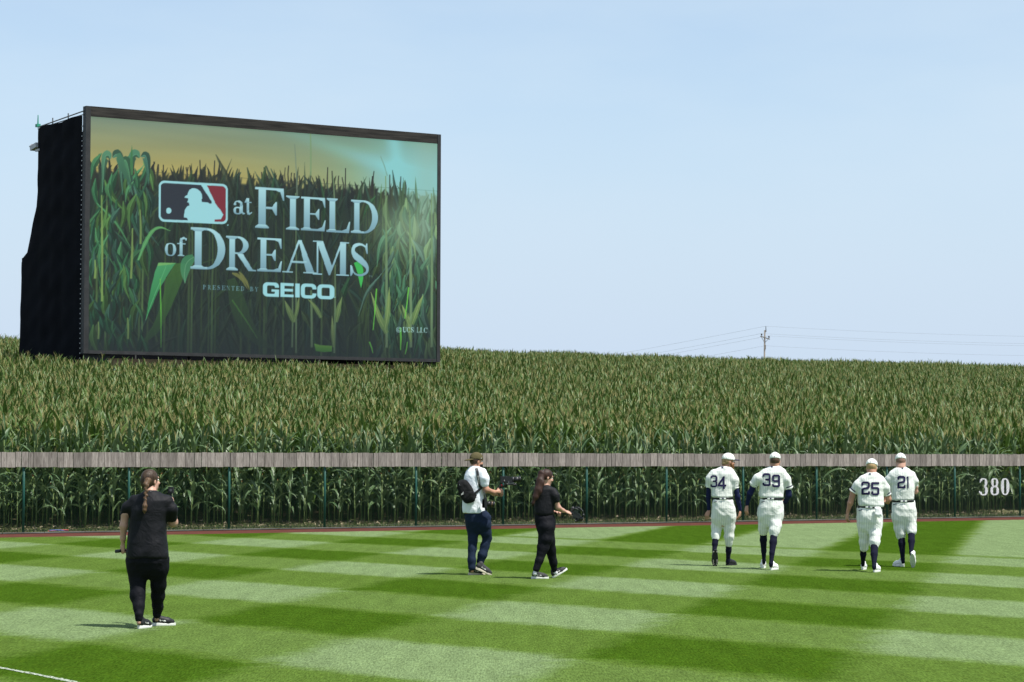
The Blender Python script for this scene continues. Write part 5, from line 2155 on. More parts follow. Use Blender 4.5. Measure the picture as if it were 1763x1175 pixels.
player('39', 'ball player in pinstripes numbered 39, white shoes with red heel tabs', BX5, 1322, 979.6, dict(
    seed=2, under=True, hair=HB, skin=SK2,
    torso=[(204, 672, 740, .07), (217, 645, 765, .09), (236, 612, 784, .110), (264, 592, 792, .128), (310, 574, 790, .135), (380, 570, 788, .135), (440, 570, 788, .13), (464, 572, 788, .135), (477, 582, 778, .125)],
    slL=[(615, 272, 0, 34), (566, 314, 0, 40), (531, 355, .02, 38)], slR=[(768, 274, 0, 35), (799, 322, 0, 40), (819, 382, .02, 37)],
    armL=[(612, 282, 0, 22), (533, 360, .02, 25), (496, 440, .03, 22), (470, 535, .09, 14)], armR=[(768, 284, 0, 22), (818, 385, .02, 25), (820, 455, .03, 22), (795, 508, .2, 17), (780, 512, .27, 14)],
    hands=[lambda p: (p(470, 543, .09), p(462, 618, .06), (.8, .5, 0), (.4, .9, 0), .3), lambda p: (p(778, 512, .28), p(760, 505, .42), (-1, 0, -.3), (0, 0, 1), .6)],
    pelvis=[(478, 584, 772, .11), (500, 573, 775, .13), (560, 564, 778, .15), (620, 563, 778, .15), (660, 566, 774, .13)],
    legL=[(615, 620, 0, 52), (611, 700, .06, 46), (609, 740, .09, 41), (609, 760, .1, 35)], legR=[(721, 620, 0, 53), (711, 700, -.05, 49), (699, 755, -.09, 43), (696, 788, -.1, 36)],
    sockL=[(609, 755, .1, 31), (608, 830, .16, 32), (611, 920, .24, 24), (612, 1000, .28, 17), (612, 1020, .29, 17)], sockR=[(696, 785, -.1, 32), (690, 850, -.16, 33), (680, 940, -.24, 24), (672, 1030, -.3, 18), (671, 1044, -.3, 18)],
    belt=(481, 582, 774, .124, 667), num=[('3', 602, 671, 270, 379), ('9', 680, 751, 281, 388)], nape=(682, 217),
    head=(707, 168, .02, 8, 8, 1.0), neck=(705, 212, 37),
    shoes=[((611, 1066, 2, (WSH, WSO, RED_)), dict(L=.30)), ((668, 1082, 28, (WSH, WSO, RED_)), dict(L=.30))]))

p25, j25, t25 = player('25', 'ball player in pinstripes numbered 25, white glove in his back pocket', BX6, 1495, 983.5, dict(
    seed=3, hair=HBL, skin=SK2, nk=-.05,
    torso=[(260, 312, 386, .07), (275, 284, 416, .09), (300, 254, 440, .112), (334, 234, 456, .128), (390, 219, 452, .14), (460, 219, 448, .14), (510, 221, 450, .14), (534, 222, 450, .14), (547, 232, 442, .128)],
    slL=[(270, 322, 0, 34), (228, 368, 0, 39), (194, 414, .02, 38)], slR=[(428, 334, 0, 36), (458, 394, .03, 38), (475, 438, .06, 33)],
    armL=[(268, 332, 0, 24), (192, 420, .02, 28), (165, 520, .03, 25), (141, 600, .05, 16)], armR=[(430, 342, 0, 24), (475, 440, .06, 27), (487, 488, .08, 25), (480, 512, .25, 18), (470, 515, .32, 15)],
    hands=[lambda p: (p(139, 607, .05), p(133, 690, .05), (.9, .35, 0), (.3, .9, 0), .5), lambda p: (p(468, 515, .33), p(450, 510, .45), (0, 0, 1), (1, 0, 0), .6)],
    pelvis=[(548, 228, 432, .115), (570, 222, 438, .13), (620, 218, 440, .15), (680, 221, 438, .15), (720, 226, 432, .13)],
    legL=[(276, 700, 0, 52), (277, 780, .06, 46), (278, 850, .1, 41), (278, 895, .13, 37)], legR=[(379, 700, 0, 53), (371, 780, -.05, 48), (366, 845, -.1, 43), (365, 880, -.12, 36)],
    sockL=[(273, 890, .13, 29), (272, 950, .22, 28), (270, 1025, .33, 17), (270, 1040, .34, 17)], sockR=[(365, 876, -.12, 35), (364, 950, -.24, 31), (364, 1055, -.36, 18), (364, 1066, -.37, 18)],
    belt=(551, 226, 434, .128, 318), num=[('2', 258, 329, 340, 451), ('5', 338, 411, 345, 456)], nape=(332, 276),
    head=(346, 224, .04, 18, 18, 1.02), neck=(346, 268, 39),
    shoes=[((271, 1080, 12, (WSH, WSO)), dict(L=.30)), ((365, 1100, 22, (WSH, WSO)), dict(L=.30, width=1.1))]))

player('21', 'ball player in pinstripes numbered 21, head shaved at the back, one heel lifted', BX6, 1560.7, 975.5, dict(
    seed=4, hair=HFD, skin=SK1, beard=HDK,
    torso=[(216, 556, 630, .07), (230, 530, 660, .09), (254, 510, 690, .110), (288, 496, 706, .128), (350, 500, 710, .14), (420, 507, 706, .14), (470, 510, 704, .135), (486, 511, 703, .135), (498, 520, 695, .122)],
    slL=[(516, 284, 0, 34), (488, 328, .02, 36), (478, 375, .05, 33)], slR=[(688, 286, 0, 33), (708, 336, .02, 29), (716, 378, .05, 22)],
    armL=[(516, 292, 0, 22), (478, 380, .05, 25), (480, 430, .07, 23), (520, 440, .3, 16)], armR=[(688, 294, 0, 21), (715, 380, .05, 21), (716, 424, .08, 21), (690, 430, .3, 15)],
    hands=[lambda p: (p(522, 440, .31), p(560, 435, .36), (0, 0, 1), (0, 1, 0), .6), lambda p: (p(688, 430, .31), p(650, 428, .36), (0, 0, 1), (0, 1, 0), .6)],
    pelvis=[(500, 520, 700, .11), (520, 513, 708, .13), (570, 510, 720, .15), (630, 513, 722, .15), (665, 519, 719, .13)],
    legL=[(570, 650, 0, 51), (580, 730, .02, 46), (588, 780, .02, 42), (589, 800, .02, 36)], legR=[(668, 650, 0, 51), (677, 715, -.02, 45), (680, 750, -.04, 42), (680, 764, -.05, 37)],
    sockL=[(593, 795, .02, 32), (597, 860, 0, 31), (604, 990, -.04, 18), (608, 1015, -.05, 17)], sockR=[(677, 762, -.05, 31), (678, 840, -.16, 30), (676, 930, -.28, 18), (677, 950, -.30, 18)],
    belt=(502, 516, 702, .124, 612), num=[('2', 560, 630, 292, 398), ('1', 629, 667, 292, 398)], nape=(606, 228),
    head=(589, 172, .04, 0, 12, .98), neck=(591, 218, 40),
    shoes=[((615, 1053, -30, (WSH, WSO)), dict(L=.285)), ((690, 1036, 12, (WSH, WSO)), dict(L=.30, pitch=52, pivot=.9, depth=-.22, z=.015))]))

# batting glove tucked in a back pocket
gl_ = thing('batting_glove', 'white batting glove hanging from the back pocket of player 25', 'glove', p25.w(p25(395, 600, -.17)))
gp = p25(395, 600, -.17)
GF = Field(.006)
for dx_, dz_, l in ((-.03, .0, .05), (-.008, -.01, .075), (.016, -.012, .08), (.04, -.002, .06)):
    GF.path([(dx_ * .5, 0, .05, .022), (dx_, -.012, -.02 + dz_, .016), (dx_ * 1.25 + .01, -.008, -.02 + dz_ - l * .5, .012)], .012, ((0, 1, 0), .7))
GF.path([(-.03, .01, .07, .02), (.03, .01, .07, .02)], .02, ((0, 1, 0), .7))
nz_obj('glove_leather', GF, WSH, gl_)

# ---- woman at the left with a plait
w1 = Person('person in black with a long plait, filming with a small camera held up', (180, 780, 3.673), 262, 1079.2, SK1)
B = w1.body
torso = [(234, 266, 328, .07), (248, 240, 358, .10), (268, 212, 388, .125), (300, 180, 414, .15), (360, 160, 410, .17), (430, 163, 402, .17), (500, 157, 405, .18), (560, 151, 408, .20), (620, 147, 415, .21), (650, 147, 417, .21), (664, 152, 412, .2)]
pel = [(640, 152, 412, .19), (690, 152, 413, .2), (735, 158, 411, .18)]
B.loft([(z, cx, cy, a * .86, b * .85) for z, cx, cy, a, b in w1.rows(torso)], .03)
B.loft([(z, cx, cy, a * .86, b * .85) for z, cx, cy, a, b in w1.pelvis(pel)], .03)
aL = w1.pts([(193, 312, 0, 30), (140, 385, .02, 28), (131, 460, .03, 27), (126, 540, .06, 19), (126, 572, .08, 15)])
aR = w1.pts([(404, 316, 0, 30), (432, 390, .05, 29), (440, 437, .11, 33), (444, 405, .26, 24), (438, 338, .34, 15)])
B.path(aL, .025).path(aR, .025)
lL = w1.leg([(222, 730, 0, 66), (222, 790, .0, 55), (222, 840, -.03, 46), (222, 900, -.07, 45), (228, 970, -.14, 34), (231, 1036, -.19, 25)], (0, 50))
lR = w1.leg([(354, 730, 0, 60), (352, 830, .06, 49), (350, 900, .11, 42), (348, 965, .16, 35), (345, 1010, .2, 28)], (0, 50))
B.path([(x, y, z, r * .70) for x, y, z, r in lL], .03).path([(x, y, z, r * .70) for x, y, z, r in lR], .03)
B.path(w1.pts([(231, 1030, -.19, 17), (231, 1068, -.2, 16)]), .01).path(w1.pts([(345, 1000, .2, 17), (344, 1048, .21, 16)]), .01)
w1.head(297, 176, .03, 38, -2, 1.0)
B.path([(*w1(297, 245, 0), w1.r(36)), (*(w1.hc - w1.M @ np.array((0, .02, .06))), w1.r(33))], .03)
w1.hand(w1(126, 575, .08), w1(124, 625, .10), (.7, .7, 0), (.3, .9, 0), 1.1, .95)
w1.hand(w1(438, 336, .34), w1(432, 295, .36), (-.9, .3, 0), (-.2, -.9, .2), 1.1, .95)
w1.finish_body()
S = Field(.010).loft(w1.rows(torso), .03).path(w1.pts([(194, 304, 0, 42), (158, 346, 0, 39), (137, 386, .02, 31)]), .05).path(w1.pts([(404, 306, 0, 42), (429, 360, .02, 40), (436, 403, .05, 37)]), .05)
sh1 = nz_obj('shirt', S, BLK, w1.root, .013, 10, 21)
nz_obj('trousers', Field(.010).loft(w1.pelvis(pel), .03).path(lL, .032).path(lR, .032), BLKP, w1.root, .007, 15, 22)
for q in (lL[-1], lR[-1]):
    nz_obj('cuff', Field(.008).path([(q[0], q[1], q[2] + .03, q[3] * 1.05), (q[0], q[1], q[2] - .012, q[3] * .98)], .01), BLKP, w1.root)
w1.shoe(228, 1106, 22, (BSH, WSO), L=.265, tick=WSO, width=1.05)
w1.shoe(312, 1088, 66, (BSH, WSO), L=.265, tick=WSO, width=1.05)
HW1 = hair_mat('brown_hair', (.020, .012, .008), (.070, .042, .025))
H = Field(.007).ell(w1.hp(0, -.016, .028), (.084, .102, .098), w1.M, .02).ell(w1.hp(0, -.062, -.02), (.066, .058, .075), w1.M, .03)
hh1 = nz_obj('hair', H, HW1, w1.root, .002, 50, 5, cuts=[(w1.hp(0, .055, .03), w1.M[:, 1] - .35 * w1.M[:, 2]), (w1.hp(0, .0, -.075), -w1.M[:, 2] + .3 * w1.M[:, 1])])
PL = Field(.006)
bpts = [(270, 196), (268, 210), (272, 225), (267, 240), (271, 255), (266, 270), (269, 284), (265, 296)]
for i in range(len(bpts) - 1):
    a = w1(*bpts[i], -.155 - .006 * i)
    b = w1(*bpts[i + 1], -.16 - .006 * i)
    sg = 1 if i % 2 else -1
    PL.path([(a[0] + sg * .014, a[1], a[2], .019 - .0008 * i), (b[0] - sg * .008, b[1] - .006, b[2], .016 - .0008 * i)], .004)
PL.path([(*w1(280, 178, -.11), .04), (*w1(270, 200, -.15), .024)], .02)
PL.path([(*w1(265, 300, -.20), .014), (*w1(262, 335, -.215), .026), (*w1(260, 362, -.22), .022), (*w1(260, 384, -.222), .006)], .01)
nz_obj('plait', PL, hair_mat('plait_hair', (.045, .025, .013), (.14, .080, .042)), hh1, .0015, 70, 6)
mb = MB()
e = w1(265, 298, -.20)
mb.cyl((e[0], e[1], e[2] + .008), (e[0], e[1], e[2] - .008), .017, .017, 10)
mb.build('hair_tie', DEV, hh1)
lan = Field(.006).path([(*w1(298, 246, -.075), .008), (*w1(318, 243, -.05), .009), (*w1(334, 250, .0), .008)], .004)
nz_obj('lanyard', lan, mat('lanyard_white', (.5, .5, .5), .7), w1.root)
# small action camera on a stick in her raised right hand
c0 = w1(425, 300, .36)
ac = thing('action_camera', 'small black camera on a short handle in the raised hand of the plaited person', 'camera', w1.w(c0))
mb = MB(); mb.cyl((0, 0, -.07), (0, 0, .055), .013, .013, 10); mb.cyl((0, 0, .055), (0, 0, .075), .009, .009, 8); mb.build('handle', DEV, ac, True)
mb = MB(); mb.box((.003, 0, .112), (.060, .034, .072)); mb.box((.003, -.02, .112), (.046, .008, .052)); mb.build('camera_body', DEV, ac)
mb = MB(); mb.cyl((0, .016, .118), (0, .032, .118), .02, .018, 12); mb.build('lens', GLS, ac, True)
mb = MB(); mb.cyl((.003, -.024, .112), (.003, -.027, .112), .014, .014, 12); mb.build('screen_ring', DEVG, ac)
c0 = w1(118, 618, .10)
gp_ = thing('handheld_grip', 'black tubular grip in the lowered left hand of the plaited person', 'grip', w1.w(c0))
mb = MB(); mb.cyl((-.055, -.05, -.004), (.04, .05, .006), .018, .018, 12); mb.build('tube', DEV, gp_, True)
mb = MB(); mb.cyl((.012, .02, .004), (.025, -.015, .06), .016, .013, 10); mb.build('strap_loop', DEV, gp_, True)

# ---- camera operator in white shirt
cm = Person('camera operator in a white shirt, jeans and a backwards olive cap', (770, 760, 4.7), 823.7, 989.2, SK2)
B = cm.body
torso = [(198, 192, 256, .09), (215, 176, 286, .11), (240, 152, 302, .14), (280, 136, 308, .15), (340, 128, 300, .15), (420, 126, 298, .15), (500, 124, 302, .15), (555, 124, 311, .15), (580, 128, 316, .145)]
pel = [(560, 137, 320, .13), (600, 140, 330, .14), (650, 147, 344, .15), (690, 158, 353, .13)]
B.loft([(z, cx, cy, a * .86, b * .85) for z, cx, cy, a, b in cm.rows(torso)], .03)
B.loft([(z, cx, cy, a * .86, b * .85) for z, cx, cy, a, b in cm.pelvis(pel)], .03)
B.path(cm.pts([(292, 255, -.08, 28), (308, 350, -.1, 26), (320, 392, -.1, 27), (375, 412, 0, 20), (402, 408, .05, 14)]), .025)
B.path(cm.pts([(266, 278, .10, 20), (290, 372, .22, 23), (380, 425, .2, 17), (402, 428, .16, 14)]), .025)
lL = cm.leg([(207, 680, .03, 50), (212, 760, .03, 39), (211, 800, .0, 37), (206, 870, -.03, 34), (203, 960, -.08, 31), (205, 1018, -.1, 31)], (0, 50))
lR = cm.leg([(306, 670, -.02, 50), (320, 740, .02, 42), (330, 780, .05, 36), (311, 850, .03, 36), (290, 920, 0, 36), (273, 972, 0, 31)], (0, 50))
B.path([(x, y, z, r * .8) for x, y, z, r in lL], .03).path([(x, y, z, r * .8) for x, y, z, r in lR], .03)
B.path(cm.pts([(205, 1010, -.1, 16), (208, 1045, -.1, 16)]), .01).path(cm.pts([(273, 965, 0, 16), (262, 1000, 0, 16)]), .01)
cm.head(239, 162, .0, 58, 6, 1.0)
B.path([(*cm(225, 212, 0), cm.r(36)), (*(cm.hc - cm.M @ np.array((0, .02, .06))), cm.r(32))], .03)
cm.hand(cm(405, 407, .05), cm(432, 402, .08), (.0, .9, -.2), (.2, 0, 1), 1.05, 1.0)
cm.hand(cm(404, 429, .16), cm(432, 425, .14), (.0, -.9, -.2), (.2, 0, 1), 1.05, 1.0)
cm.finish_body()
S = Field(.0105).loft(cm.rows(torso), .03).path(cm.pts([(290, 250, -.08, 36), (304, 300, -.10, 37), (307, 345, -.1, 34)]), .045).path(cm.pts([(262, 250, .1, 34), (285, 340, .18, 31)]), .045)
sh2 = nz_obj('shirt', S, WHT, cm.root, .008, 14, 31)
JEAN = cloth_mat('dark_jeans', (.011, .019, .040), .85, bump=.25)
nz_obj('jeans', Field(.0105).loft(cm.pelvis(pel), .03).path(lL, .032).path(lR, .032), JEAN, cm.root, .007, 22, 32)
cm.shoe(178, 1078, 62, (BSH, CSO, WSO), L=.285, tick=WSO, width=1.05)
cm.shoe(338, 1074, 76, (GSH, CSO), L=.295, tick=WSO, width=1.05, pitch=24, pivot=.82, depth=-.02)
OLV = cloth_mat('olive_cap', (.085, .072, .035), .9)
C = Field(.0065).ell(cm.hp(0, -.005, .042), (.091, .110, .099), cm.M, 0)
cap = nz_obj('cap', C, OLV, cm.root, cuts=[(cm.hp(0, 0, .030), -cm.M[:, 2])])
br = Field(.0055).ell(cm.hp(0, -.128, .012), (.078, .080, .011), np.stack([cm.M[:, 0], cm.M[:, 1] * .95 + cm.M[:, 2] * .3, cm.M[:, 2] * .95 - cm.M[:, 1] * .3], 1), 0)
nz_obj('brim', br, OLV, cap, cuts=[(cm.hp(0, -.080, .03), cm.M[:, 1])])
mb = MB(); mb.box(cm.hp(.088, .03, .052), (.012, .012, .012)); mb.build('cap_badge', WSO, cap)
H = Field(.006).ell(cm.hp(0, -.020, .008), (.080, .096, .082), cm.M, 0)
nz_obj('hair', H, HDK, cm.root, .002, 60, 2, cuts=[(cm.hp(0, 0, .036), cm.M[:, 2]), (cm.hp(0, .0, 0), cm.M[:, 1] - .3 * cm.M[:, 2]), (cm.hp(0, -.06, -.07), -cm.M[:, 2])])
H = Field(.006).ell(cm.hp(0, .034, -.058), (.0585, .069, .058), cm.M, .01).ell(cm.hp(0, .075, -.04), (.040, .04, .045), cm.M, .02)
nz_obj('face_mask', H, BLK, cm.root, cuts=[(cm.hp(0, .035, 0), -cm.M[:, 1]), (cm.hp(0, .09, -.008), cm.M[:, 2] + .2 * cm.M[:, 1])])
H = Field(.006).ell(cm.hp(0, .030, -.052), (.0575, .066, .066), cm.M, .01)
nz_obj('stubble', H, HDK, cm.root, cuts=[(cm.hp(0, .040, 0), cm.M[:, 1]), (cm.hp(0, .015, 0), -cm.M[:, 1]), (cm.hp(0, .0, -.022), cm.M[:, 2])])


def band_on(p, target, pts2, wd, name, m, parent, off=.012, **pr):
    """strap lying on a garment"""
    P = curve([tuple(p(a, b)[[0, 2]]) for a, b in pts2], 8)
    Lp, Rp = ribbon(P, wd)
    n = len(P)
    V = list(Lp) + list(P) + list(Rp)
    F = [[i, n + i, n + i + 1, i + 1] for i in range(n - 1)] + [[n + i, 2 * n + i, 2 * n + i + 1, n + i + 1] for i in range(n - 1)]
    return p.project(target, V, F, name, m, parent, off, **pr)


# sling bag on his back
bc_ = cm(155, 405, -.20)
bag = thing('sling_bag', 'black sling bag slung across the back of the white-shirted camera operator', 'bag', cm.w(bc_))
off_ = Vector(bc_)
BF = Field(.009)
ca, sa = math.cos(R(26)), math.sin(R(26))
for t in np.linspace(-1, 1, 9):
    zz = t * .125
    wv = .085 * (1 - .30 * max(0, t) - .12 * t * t)
    cxx = -zz * sa / ca * .9
    BF.path([(cxx - wv * .55 * ca, .0, zz - wv * .3 * sa, .060 - .012 * abs(t)), (cxx + wv * .55 * ca, .0, zz + wv * .3 * sa, .060 - .012 * abs(t))], .03, ((0, 1, 0), .9))
nz_obj('bag_body', BF, cloth_mat('bag_nylon', (.011, .011, .012), .75, bump=.4), bag, .003, 25, 3)
PF = Field(.008).path([(-.01, -.045, -.085, .04), (.055, -.042, -.03, .045)], .03, ((0, 1, 0), .5))
nz_obj('front_pocket', PF, cloth_mat('pocket_nylon', (.014, .014, .015), .7), bag)
mb = MB()
for k_, (a_, b_) in enumerate((((-.035, -.042), (-.005, -.010)), ((-.042, -.056), (-.020, -.034)), ((-.022, -.050), (-.004, -.032)))):
    mb.cyl((a_[0] - .03, -.072, a_[1] + .0), (b_[0] - .03, -.074, b_[1]), .004, .004, 4)
mb.build('mark', WSO, bag)
mb = MB()
for z in np.linspace(-.06, .1, 12):
    mb.cyl((-z * .44 - .052, -.050, z), (-(z + .015) * .44 - .052, -.050, z + .015), .006, .006, 5)
mb.build('zip', DEVG, bag)
s1 = band_on(cm, sh2, [(288, 366), (262, 392), (236, 414), (206, 432)], .036, 'strap', DEV, bag, .010)
s1.matrix_parent_inverse = Matrix.Translation(-off_)
mb = MB()
q = cm(232, 430, -.17) - bc_
mb.cyl(q + np.array((0, 0, .02)), q + np.array((.008, 0, -.055)), .008, .008, 6)
mb.box(q + np.array((.006, 0, -.01)), (.03, .012, .028))
mb.build('buckle', DEV, bag)

# still camera hanging at his hip on a shoulder strap
hc_ = cm(312, 502, -.20)
st = thing('still_camera', 'black still camera hanging on a strap at the hip of the camera operator', 'camera', cm.w(hc_))
mb = MB(); mb.box((-.005, 0, 0), (.072, .085, .135)); mb.box((-.03, -.005, .0), (.035, .075, .12)); mb.box((.0, 0, .075), (.04, .05, .03)); mb.build('camera_body', DEV, st)
mb = MB(); mb.cyl((.03, 0, -.005), (.075, 0, -.01), .042, .042, 14); mb.cyl((.075, 0, -.01), (.125, .0, -.016), .045, .045, 14); mb.cyl((.125, 0, -.016), (.142, 0, -.018), .048, .048, 14); mb.build('lens', DEV, st, True)
mb = MB(); mb.cyl((.1, 0, -.013), (.106, 0, -.0136), .0458, .0458, 14, False); mb.build('lens_ring', mat('bronze_ring', (.25, .12, .05), .4), st, True)
mb = MB(); mb.cyl((.143, 0, -.018), (.1435, 0, -.018), .036, .036, 14); mb.build('front_glass', GLS, st)
o2 = Vector(hc_)
s2 = band_on(cm, sh2, [(240, 214), (248, 240), (252, 275), (257, 310), (266, 356), (280, 380)], .040, 'strap', DEV, st, .010)
s2.matrix_parent_inverse = Matrix.Translation(-o2)
# maker's word running down the strap
PT = [tuple(cm(a, b)[[0, 2]]) for a, b in ((262, 338), (252, 276))]
dv = np.array(PT[1]) - np.array(PT[0]); ln = np.linalg.norm(dv); dv /= ln
nv_ = np.array((-dv[1], dv[0]))
G_N = [[rect(.05, 0, .32, 1)], [rect(.65, 0, .92, .75)], [[(.2, .8), (.5, 1), (.8, .95), (.92, .7), (.65, .65), (.5, .78), (.3, .6)]]]
polys3 = []
for k_, ch in enumerate('Canon'):
    gs = G_N if ch == 'n' else glyph(ch, .24, .1)
    hgt = 1.0 if ch == 'C' else .72
    for g in gs:
        polys3.append([[np.array(PT[0]) + dv * ln * (k_ * .2 + x * .17) + nv_ * (y * hgt - .5) * -.024 * -1 for x, y in pl] for pl in g])


def inside(groups):
    def f(X, Z):
        tot = np.zeros(X.shape, bool)
        for g in groups:
            ins = np.zeros(X.shape, bool)
            for pl in g:
                for (ax_, ay), (bx, by) in zip(pl, list(pl[1:]) + [pl[0]]):
                    if ay == by:
                        continue
                    c_ = ((Z >= min(ay, by)) & (Z < max(ay, by))) & (X < ax_ + (Z - ay) / (by - ay) * (bx - ax_))
                    ins ^= c_
            tot |= ins
        return tot
    return f


xs3 = [v[0] for g in polys3 for pl in g for v in pl]; zs3 = [v[1] for g in polys3 for pl in g for v in pl]
V, F = cells(inside(polys3), min(xs3), max(xs3), min(zs3), max(zs3), .0016)
le = cm.project(sh2, V, F, 'lettering', WSO, s2, .0165)
le.matrix_parent_inverse = Matrix.Identity(4)
mb = MB()
for a_, b_ in (((292, 400, -.17), (300, 470, -.2)), ((300, 395, -.14), (318, 462, -.19))):
    mb.cyl(cm(*a_) - hc_, cm(*b_) - hc_, .004, .004, 5)
mb.build('strap_cord', DEVG, st)

# video camera on a hand gimbal
g0 = cm(425, 405, .11)
gm = thing('gimbal_camera', 'black video camera with lens on a hand gimbal held out by the white-shirted operator', 'video camera', cm.w(g0))


def rel(p, base):
    return lambda a, b, d: p(a, b, d) - base


q = rel(cm, g0)
mb = MB(); mb.cyl(q(424, 440, .11), q(434, 372, .11), .016, .018, 10); mb.cyl(q(434, 372, .11), q(440, 352, .11), .024, .022, 10); mb.build('grip', DEV, gm, True)
mb = MB(); mb.tube([q(440, 352, .11), q(462, 372, .08), q(470, 340, .04), q(462, 312, .04)], .013, 8); mb.tube([q(470, 345, .04), q(520, 352, .08), q(556, 350, .1)], .012, 8); mb.cyl(q(552, 338, .1), q(556, 362, .1), .018, .02, 10); mb.build('gimbal_arm', DEV, gm, True)
mb = MB(); mb.box(q(484, 313, .11), (.18, .095, .088)); mb.box(q(474, 291, .11), (.14, .06, .03)); mb.box(q(448, 304, .11), (.06, .08, .075)); mb.build('camera_body', DEV, gm)
mb = MB(); mb.cyl(q(525, 311, .11), q(545, 310, .11), .044, .046, 14); mb.cyl(q(545, 310, .11), q(585, 308, .11), .040, .042, 14); mb.cyl(q(585, 308, .11), q(598, 307, .11), .047, .049, 14); mb.build('lens', DEV, gm, True)
mb = MB(); mb.cyl(q(598, 307, .11), q(599, 307, .11), .032, .032, 14); mb.build('front_glass', GLS, gm)
mb = MB(); mb.box(q(488, 302, .065), (.05, .004, .014)); mb.build('maker_plate', WSO, gm)
mb = MB(); mb.box(q(520, 338, .09), (.09, .05, .02)); mb.box(q(500, 332, .06), (.02, .02, .03)); mb.build('base_plate', DEVG, gm)
mb = MB(); mb.cyl(q(444, 350, .08), q(446, 360, .06), .012, .010, 8); mb.build('red_button', RED_, gm)

# ---- camera operator in black with a pony tail
w2 = Person('camera operator in black with a long pony tail, carrying a low gimbal', (770, 760, 4.7), 945, 995.5, SK1)
B = w2.body
torso = [(350, 778, 830, .08), (366, 757, 850, .10), (390, 724, 876, .12), (430, 710, 886, .13), (480, 706, 880, .13), (540, 706, 874, .14), (580, 706, 871, .14), (597, 714, 862, .13)]
pel = [(588, 710, 866, .12), (620, 708, 875, .14), (670, 710, 883, .15), (712, 720, 880, .13)]
B.loft([(z, cx, cy, a * .84, b * .85) for z, cx, cy, a, b in w2.rows(torso)], .03)
B.loft([(z, cx, cy, a * .86, b * .85) for z, cx, cy, a, b in w2.pelvis(pel)], .03)
B.path(w2.pts([(858, 405, -.05, 24), (884, 480, -.07, 21), (902, 535, -.05, 22), (940, 560, .02, 17), (960, 566, .04, 13)]), .025)
B.path(w2.pts([(790, 410, .10, 24), (820, 520, .18, 20), (852, 566, .16, 17), (876, 574, .13, 13)]), .025)
lA = w2.leg([(806, 700, -.06, 68), (800, 790, -.08, 57), (780, 860, -.1, 46), (750, 960, -.14, 35), (726, 1032, -.17, 27)], (0, 50))
lB = w2.leg([(798, 700, .05, 66), (820, 800, .06, 53), (842, 880, .09, 43), (860, 970, .12, 32), (871, 1036, .14, 26)], (0, 50))
B.path([(x, y, z, r * .82) for x, y, z, r in lA], .03).path([(x, y, z, r * .82) for x, y, z, r in lB], .03)
B.path(w2.pts([(726, 1025, -.17, 16), (716, 1070, -.18, 16)]), .01).path(w2.pts([(871, 1030, .14, 16), (882, 1064, .15, 16)]), .01)
w2.head(808, 292, .0, 68, 16, .96)
B.path([(*w2(800, 362, 0), w2.r(27)), (*(w2.hc - w2.M @ np.array((0, .02, .06))), w2.r(26))], .03)
w2.hand(w2(962, 567, .04), w2(990, 578, .05), (0, .5, -.9), (.2, .9, .4), 1.05, .92)
w2.hand(w2(878, 574, .13), w2(910, 580, .10), (0, -.5, -.9), (.2, -.9, .4), 1.05, .92)
w2.finish_body()
S = Field(.0105).loft(w2.rows(torso), .03).path(w2.pts([(858, 402, -.05, 34), (876, 440, -.07, 33), (886, 474, -.07, 29)]), .045).path(w2.pts([(790, 405, .1, 33), (818, 490, .17, 28)]), .045)
nz_obj('shirt', S, BLK, w2.root, .007, 15, 41)
nz_obj('trousers', Field(.0105).loft(w2.pelvis(pel), .03).path(lA, .03).path(lB, .03), BLKP, w2.root, .008, 17, 42)
SW = cloth_mat('white_sock', (.62, .62, .64), .9)
for a_ in ([(722, 1040, -.17, 19), (714, 1068, -.18, 19)], [(874, 1042, .14, 19), (883, 1062, .15, 19)]):
    nz_obj('sock', Field(.008).path(w2.pts(a_), .01), SW, w2.root)
w2.shoe(686, 1108, 78, (GSH, WSO), L=.262, tick=WSO)
w2.shoe(868, 1100, 74, (GSH, WSO), L=.262, tick=WSO, pitch=-30, pivot=.08)
HW2 = hair_mat('auburn_hair', (.017, .008, .006), (.052, .024, .016))
H = Field(.007).ell(w2.hp(0, -.016, .030), (.081, .100, .094), w2.M, .02).ell(w2.hp(0, -.06, -.0), (.06, .05, .06), w2.M, .03)
hh2 = nz_obj('hair', H, HW2, w2.root, .002, 50, 5, cuts=[(w2.hp(0, .06, .03), w2.M[:, 1] - .5 * w2.M[:, 2]), (w2.hp(0, -.02, -.055), -w2.M[:, 2] + .55 * w2.M[:, 1])])
PT_ = Field(.0075)
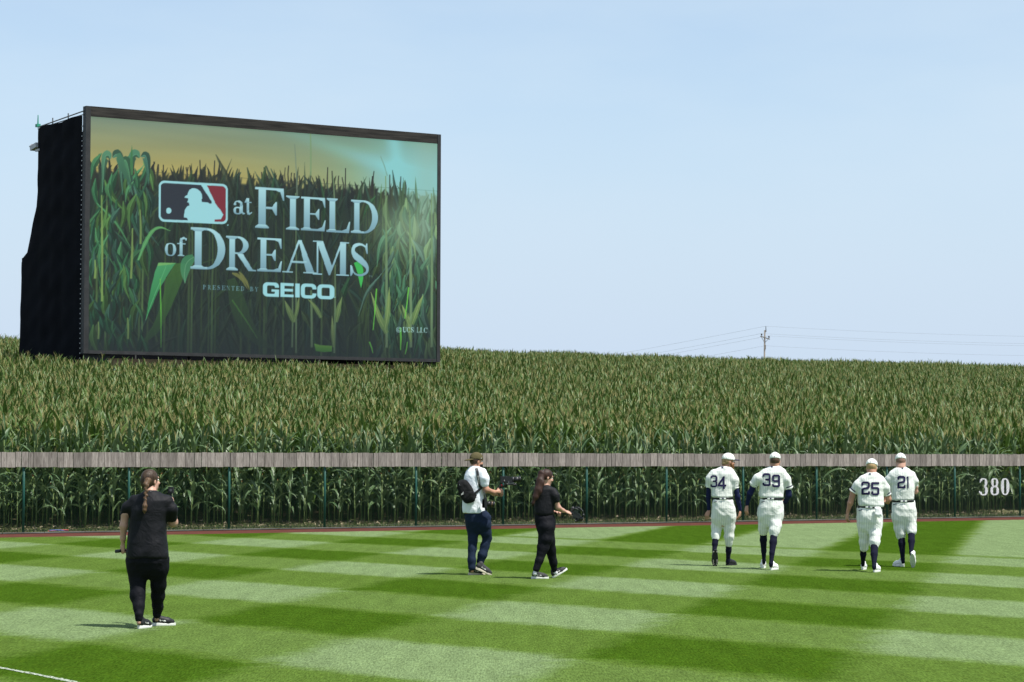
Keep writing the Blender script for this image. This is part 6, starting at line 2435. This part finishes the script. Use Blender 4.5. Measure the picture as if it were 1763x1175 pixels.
PT_.path(w2.pts([(780, 246, -.03, 20), (764, 262, -.07, 26), (748, 320, -.12, 27), (734, 390, -.15, 28), (714, 450, -.165, 22), (697, 500, -.165, 13), (690, 524, -.165, 4)]), .02, ((.3, 1, 0), .6))
PT_.path(w2.pts([(770, 270, -.08, 22), (766, 340, -.13, 22), (752, 410, -.16, 18), (730, 470, -.165, 6)]), .02, ((.3, 1, 0), .6))
nz_obj('pony_tail', PT_, HW2, hh2, .003, 22, 8)
mb = MB(); e = w2(776, 248, -.035); mb.cyl(e + np.array((.02, .0, .0)), e + np.array((.0, 0, .004)), .03, .03, 12); mb.build('hair_tie', DEV, hh2)
# gimbal held low
g1 = w2(960, 578, .07)
gb = thing('gimbal_camera', 'black camera in a ring-shaped gimbal carried low by the pony-tailed operator', 'video camera', w2.w(g1))
q = rel(w2, g1)
mb = MB(); mb.cyl(q(872, 582, .11), q(1000, 582, .06), .016, .016, 10); mb.cyl(q(996, 582, .06), q(1018, 584, .06), .024, .026, 10); mb.build('grip', DEV, gb, True)
mb = MB()
rg = [q(1052 + 50 * math.cos(t), 590 + 55 * math.sin(t), .06 + .05 * math.sin(t * 2)) for t in np.linspace(R(-160), R(110), 16)]
mb.tube(rg, .012, 8)
mb.cyl(q(1010, 556, .06), q(1024, 530, .06), .022, .02, 10); mb.cyl(q(1095, 592, .06), q(1110, 600, .06), .022, .022, 10)
mb.build('gimbal_arm', DEV, gb, True)
mb = MB(); mb.box(q(1050, 598, .07), (.11, .09, .075), Matrix.Rotation(R(25), 3, 'Y')); mb.box(q(1040, 572, .07), (.07, .05, .03), Matrix.Rotation(R(25), 3, 'Y')); mb.box(q(1030, 612, .06), (.04, .05, .05)); mb.build('camera_body', DEV, gb)
mb = MB(); mb.cyl(q(1066, 612, .08), q(1092, 634, .1), .036, .038, 14); mb.cyl(q(1040, 628, .08), q(1066, 640, .08), .026, .03, 12); mb.build('lens', DEV, gb, True)
mb = MB(); mb.box(q(1046, 566, .02), (.06, .006, .035), Matrix.Rotation(R(25), 3, 'Y')); mb.build('monitor', GLS, gb)
mb = MB(); mb.tube([q(1012, 552, .04), q(1040, 540, .02), q(1080, 560, .03)], .005, 5); mb.build('cable', DEVG, gb)
